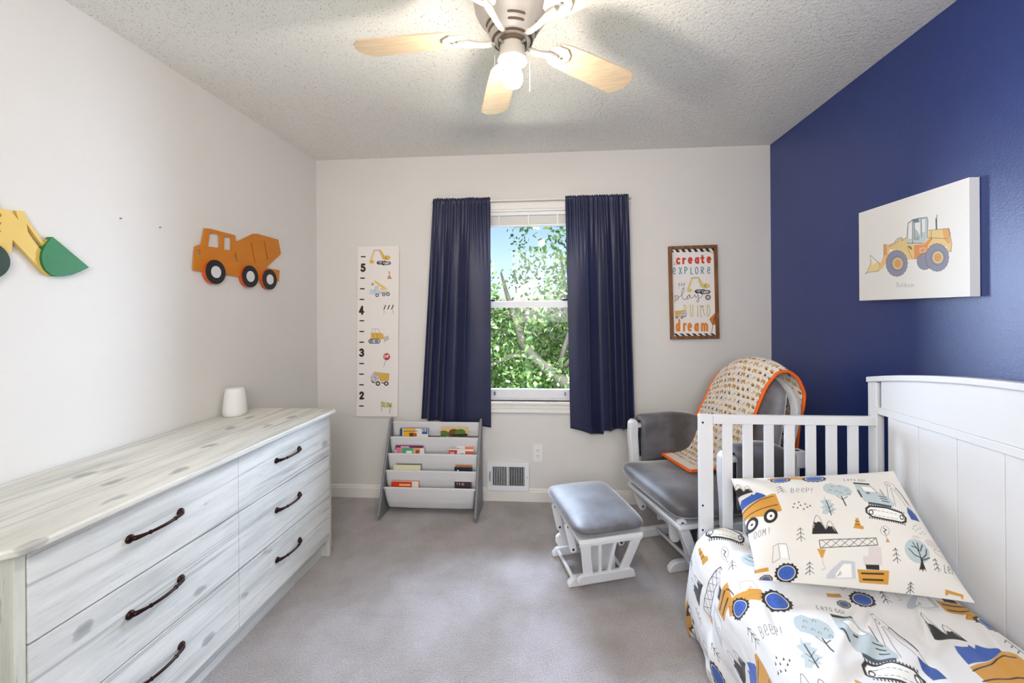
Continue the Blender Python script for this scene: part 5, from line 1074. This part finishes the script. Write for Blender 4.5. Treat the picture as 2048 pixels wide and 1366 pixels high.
    for x in (790, 840, 890): a.stroke(BK, 7, [(x - 15, 1020), (x + 5, 1060), (x + 18, 1022)])

# comforter ---------------------------------------------------------------------------------
XR_ = HX0 - 0.010; ZT = 0.425
sx_ = np.arange(0, 1.14, 0.0014)
yy_ = np.r_[np.arange(-1.150, -1.98, -0.0014), np.arange(-1.98, -2.372, -0.006)]
prof = np.array([(XR_, ZT - 0.035), (XR_ - 0.03, ZT - 0.008), (XR_ - 0.10, ZT), (2.60, ZT + 0.006), (2.42, ZT + 0.004), (2.345, ZT - 0.006), (2.298, ZT - 0.036), (2.272, ZT - 0.090), (2.258, ZT - 0.17), (2.250, ZT - 0.26), (2.252, ZT - 0.33), (2.262, ZT - 0.385), (2.275, ZT - 0.412)])
sl = np.r_[0, np.cumsum(np.hypot(np.diff(prof[:, 0]), np.diff(prof[:, 1])))]; sx_ = np.arange(0, sl[-1], 0.0014)
def sm(xs, ys, S_, k=41):
    y = np.interp(S_, xs, ys); ker = np.hanning(k); ker /= ker.sum(); yp = np.r_[2 * y[0] - y[k // 2:0:-1], y, 2 * y[-1] - y[-2:-k // 2 - 1:-1]]; return np.convolve(yp, ker, 'valid')
cxp, czp = sm(sl, prof[:, 0], sx_), sm(sl, prof[:, 1], sx_); tx_, tz_ = np.gradient(cxp), np.gradient(czp); tn = np.hypot(tx_, tz_); nx__, nz__ = tz_ / tn, -tx_ / tn
nx__, nz__ = np.where(nz__ < -0.2, -nx__, nx__), np.where(nz__ < -0.2, -nz__, nz__)
SS, YY = np.meshgrid(sx_, yy_); vn1, vn2, vn3 = VNoise(41), VNoise(42), VNoise(43)
hgt = 0.026 * vn1(SS * 6 + YY * 2, YY * 5) + 0.017 * vn2(SS * 14 + YY * 9, YY * 6 - SS * 5)
X0 = np.interp(SS, sx_, cxp)
ridge = lambda x, y, cx, cy, ang, L, w: np.exp(-(((x - cx) * cos(ang) + (y - cy) * sin(ang)) / L) ** 2 - ((-(x - cx) * sin(ang) + (y - cy) * cos(ang)) / w) ** 2)
hgt += 0.030 * ridge(X0, YY, 2.36, -1.20, 0.4, 0.10, 0.05) - 0.022 * ridge(X0, YY, 2.33, -1.33, 0.5, 0.14, 0.03) + 0.014 * ridge(X0, YY, 2.40, -1.40, 0.1, 0.16, 0.05)
for cx_, cy_, an, L_, w_, h_ in ((2.62, -1.62, 0.9, .10, .012, .010), (2.78, -1.60, 1.0, .09, .011, .009), (2.53, -1.66, 0.8, .12, .013, .011), (2.70, -1.72, 0.7, .16, .018, -.010), (2.36, -1.62, 1.3, .12, .018, -.010), (2.90, -1.66, 1.1, .10, .012, .009), (2.46, -1.80, 0.6, .18, .02, -.012)): hgt += 1.4 * h_ * ridge(X0, YY, cx_, cy_, an, L_, w_)
hgt += 0.0025 * vn3(SS * 40, YY * 30 + SS * 25)
hgt *= np.clip((-1.142 - YY) / 0.03, 0, 1) * np.clip((SS + 0.01) / 0.06, 0.1, 1)
side_w = (0.012 * np.sin(YY * 17 + 0.8) - 0.040 * np.clip((-1.28 - YY) / 0.25, 0, 1)) * np.clip((SS - 0.66) / 0.3, 0, 1)
endd = -0.055 * np.clip((YY + 1.178) / 0.03, 0, 1) ** 1.6
Pd = np.stack([np.interp(SS, sx_, cxp) + np.interp(SS, sx_, nx__) * hgt - side_w, YY, np.interp(SS, sx_, czp) + np.interp(SS, sx_, nz__) * hgt + endd], -1)
Pd[..., 2] = np.maximum(Pd[..., 2], 0.006)
da = Art(sx_, np.sort(-yy_), (230, 229, 229)); da.px = 0.0014
MA = np.array([[1.05, -0.099], [-0.111, -1.30]]); M0 = np.array([2.0925, -1.490])
for li, (du, dv) in enumerate([(i * 0.65 + j * 0.2, j * 0.425) for j in (-1, 0, 1, 2) for i in (-2, -1, 0, 1)]):
    def T(P, du=du, dv=dv):
        q = to_cloth(P) + np.array([du, dv]); w = q @ MA.T + M0; return np.stack([XR_ - w[:, 0], -w[:, 1]], 1)
    da.T = T; da.k = 0.00042; tile(da, False)
dv_ = MB().grid(Pd)
duv = dv_.build('comforter', M_print, None, smooth=True, colors=da.c.reshape(-1, 3))
props(duv, 'white comforter printed with construction vehicles spread over the toddler bed', 'comforter')

# pillow ----------------------------------------------------------------------------------
PW, PH = 0.58, 0.43
TL, TR = on_y(1462, 957, -1.168), on_x(1787, 942, 2.962); BR_, BL_ = on_z(1950, 1206, 0.462), on_z(1514, 1160, 0.462)
us = np.arange(0, PW + 1e-6, 0.0012); vs = np.arange(0, PH + 1e-6, 0.0012)
pa_ = Art(us, vs, (229, 226, 220)); pa_.T = lambda P: to_cloth(P) * np.array([1.0, 0.93]) + np.array([0.0, 0.033]); pa_.k = 0.00036; tile(pa_)
def pil(U, V, s_):
    P = (TL * (1 - U)[..., None] + TR * U[..., None]) * (1 - V)[..., None] + (BL_ * (1 - U)[..., None] + BR_ * U[..., None]) * V[..., None]
    n = np.cross(TR - TL, BL_ - TL); n = -n / np.linalg.norm(n); n = n if n[2] > 0 else -n
    sh = (np.clip(1 - np.abs(2 * U - 1) ** 3.0, 0, 1) ** 0.62) * (np.clip(1 - np.abs(2 * V - 1) ** 2.4, 0, 1) ** 0.85); vn = VNoise(77)
    c = (TL + TR + BL_ + BR_) / 4; pin = 0.05 * (1 - np.abs(2 * U - 1) ** 2) * np.abs(2 * V - 1) ** 4 + 0.05 * (1 - np.abs(2 * V - 1) ** 2) * np.abs(2 * U - 1) ** 4
    P = P + (c - P) * pin[..., None] * 0.6
    return P + n * ((s_ * 0.070 * sh + s_ * 0.006 * vn(U * 7, V * 6) * sh))[..., None]
UU, VV = np.meshgrid(us / us[-1], vs / vs[-1])
pb = MB().grid(pil(UU, VV, 1)); U2, V2 = np.meshgrid(np.linspace(0, 1, 60), np.linspace(0, 1, 50)); back_ = pil(U2, V2, -1); pb.grid(back_, flip=True)
po = pb.build('pillow', M_print, None, smooth=True, colors=np.concatenate([pa_.c.reshape(-1, 3), np.tile(lin((236, 232, 228)), (U2.size, 1))]))
props(po, 'white pillow printed with construction vehicles, leaning in the corner of the bed', 'pillow')

# ------------------------------------------------------------------ outside the window
struct('ground_outside', MB().box(-30, 34, 0.6, 60, -2.85, -2.75), M_lawn)
tr_ = thing('broadleaf_tree', 'leafy green tree with leaning grey-brown trunk right outside the window', 'tree', (3.6, 3.6, -2.75))
TP = [np.array((3.75, 3.9, -2.8)), np.array((3.4, 3.7, -1.2))] + [on_y(px, py, 3.5) for px, py in ((1160, 795), (1112, 752), (1072, 722), (1046, 690), (1034, 650), (1022, 615), (1010, 575), (1002, 545))]
MB().tube(TP, [0.24, 0.19, 0.13, 0.10, 0.085, 0.07, 0.055, 0.04, 0.028, 0.015], 12).build('trunk', M_bark, tr_, smooth=True)
B = [(on_y(1060, 712, 3.5), on_y(1020, 712, 3.4), on_y(975, 735, 3.3), on_y(900, 740, 3.2)), (on_y(1034, 650, 3.5), on_y(1075, 620, 3.6), on_y(1130, 590, 3.6)), (on_y(1112, 752, 3.5), on_y(1140, 660, 3.6), on_y(1128, 560, 3.7), on_y(1120, 500, 3.8)), (on_y(1112, 752, 3.5), on_y(1160, 700, 3.3), on_y(1230, 600, 3.2))]
for k, Pn in enumerate(B): MB().tube(Pn, np.linspace(0.05, 0.015, len(Pn)), 8).build('branch', M_bark, tr_, smooth=True)
def foliage(n, region, size, seed, keep):
    r = np.random.default_rng(seed); (x0, x1), (y0, y1), (z0, z1) = region; C = []
    while len(C) < n:
        p = np.stack([r.uniform(x0, x1, n), r.uniform(y0, y1, n), r.uniform(z0, z1, n)], 1); p = p[keep(p, r)]; C += list(p)
    C = np.array(C[:n]); L = size * r.uniform(0.6, 1.25, n); Wd = L * r.uniform(0.42, 0.6, n)
    d = r.normal(size=(n, 3)); d[:, 2] -= 0.5; d /= np.linalg.norm(d, axis=1)[:, None]; q = r.normal(size=(n, 3)); q[:, 2] += 0.8; s_ = np.cross(d, q); s_ /= np.linalg.norm(s_, axis=1)[:, None]; nn = np.cross(d, s_)
    L, Wd = L[:, None], Wd[:, None]
    V = np.stack([C - d * L / 2, C - d * L * .15 + s_ * Wd * .5 + nn * L * .06, C + d * L * .2 + s_ * Wd * .38 + nn * L * .05, C + d * L / 2, C + d * L * .2 - s_ * Wd * .38 + nn * L * .05, C - d * L * .15 - s_ * Wd * .5 + nn * L * .06], 1).reshape(-1, 3)
    Fc = (np.arange(n)[:, None] * 6 + np.arange(6)).reshape(n, 6); F1 = Fc[:, [0, 1, 2, 3]]; F2 = Fc[:, [0, 3, 4, 5]]
    b = MB(); b.v = [V]; b.n = len(V); b.f = np.concatenate([F1, F2]).tolist(); b.m = [0] * len(b.f); return b
def gapkeep(p, r):
    # loose open crown: fewer leaves high up, two clear patches of sky
    z = p[:, 2]; x = p[:, 0] - 0.16 * (p[:, 1] - 3.5); k = np.clip(1.15 - np.clip(z - 1.25, 0, 5) * 0.25, 0.5, 1)
    clump = VNoise(91)(p[:, 0] * 3.1 + p[:, 1] * 0.8, p[:, 2] * 2.8 + p[:, 1] * 0.6) > np.where(z > 1.3, -0.10, -0.28)
    g1 = np.exp(-(((x - 1.30) / 0.30) ** 2 + ((z - 1.62) / 0.30) ** 2)); g2 = np.exp(-(((x - 1.42) / 0.30) ** 2 + ((z - 2.5) / 0.40) ** 2))
    return (r.random(len(p)) < k * (1 - 0.97 * g1) * (1 - 0.9 * g2)) & clump
foliage(30000, ((-1.2, 4.2), (2.6, 4.8), (-1.2, 4.0)), 0.082, 5, gapkeep).build('foliage', M_leaf, tr_)
for k, (cx, cy, cz, rr, lab) in enumerate(((-2.2, 9.5, 0.6, 3.0, 'bushy tree further back, beyond the leaning tree on its left'), (4.3, 9.8, 0.2, 3.2, 'bushy tree further back, beyond the leaning tree on its right'))):
    t2 = thing('bushy_tree', lab, 'tree', (cx, cy, -2.75), group='bushy trees further back outside')
    MB().tube([(cx, cy, -2.8), (cx + 0.1, cy, -0.8), (cx, cy, cz)], [0.2, 0.16, 0.08], 10).build('trunk', M_bark, t2, smooth=True)
    foliage(9000, ((cx - rr, cx + rr), (cy - 1.6, cy + 1.6), (-2.6, cz + 1.05)), 0.17, 60 + k, lambda p, r: r.random(len(p)) < 0.9).build('foliage', M_leaf, t2)
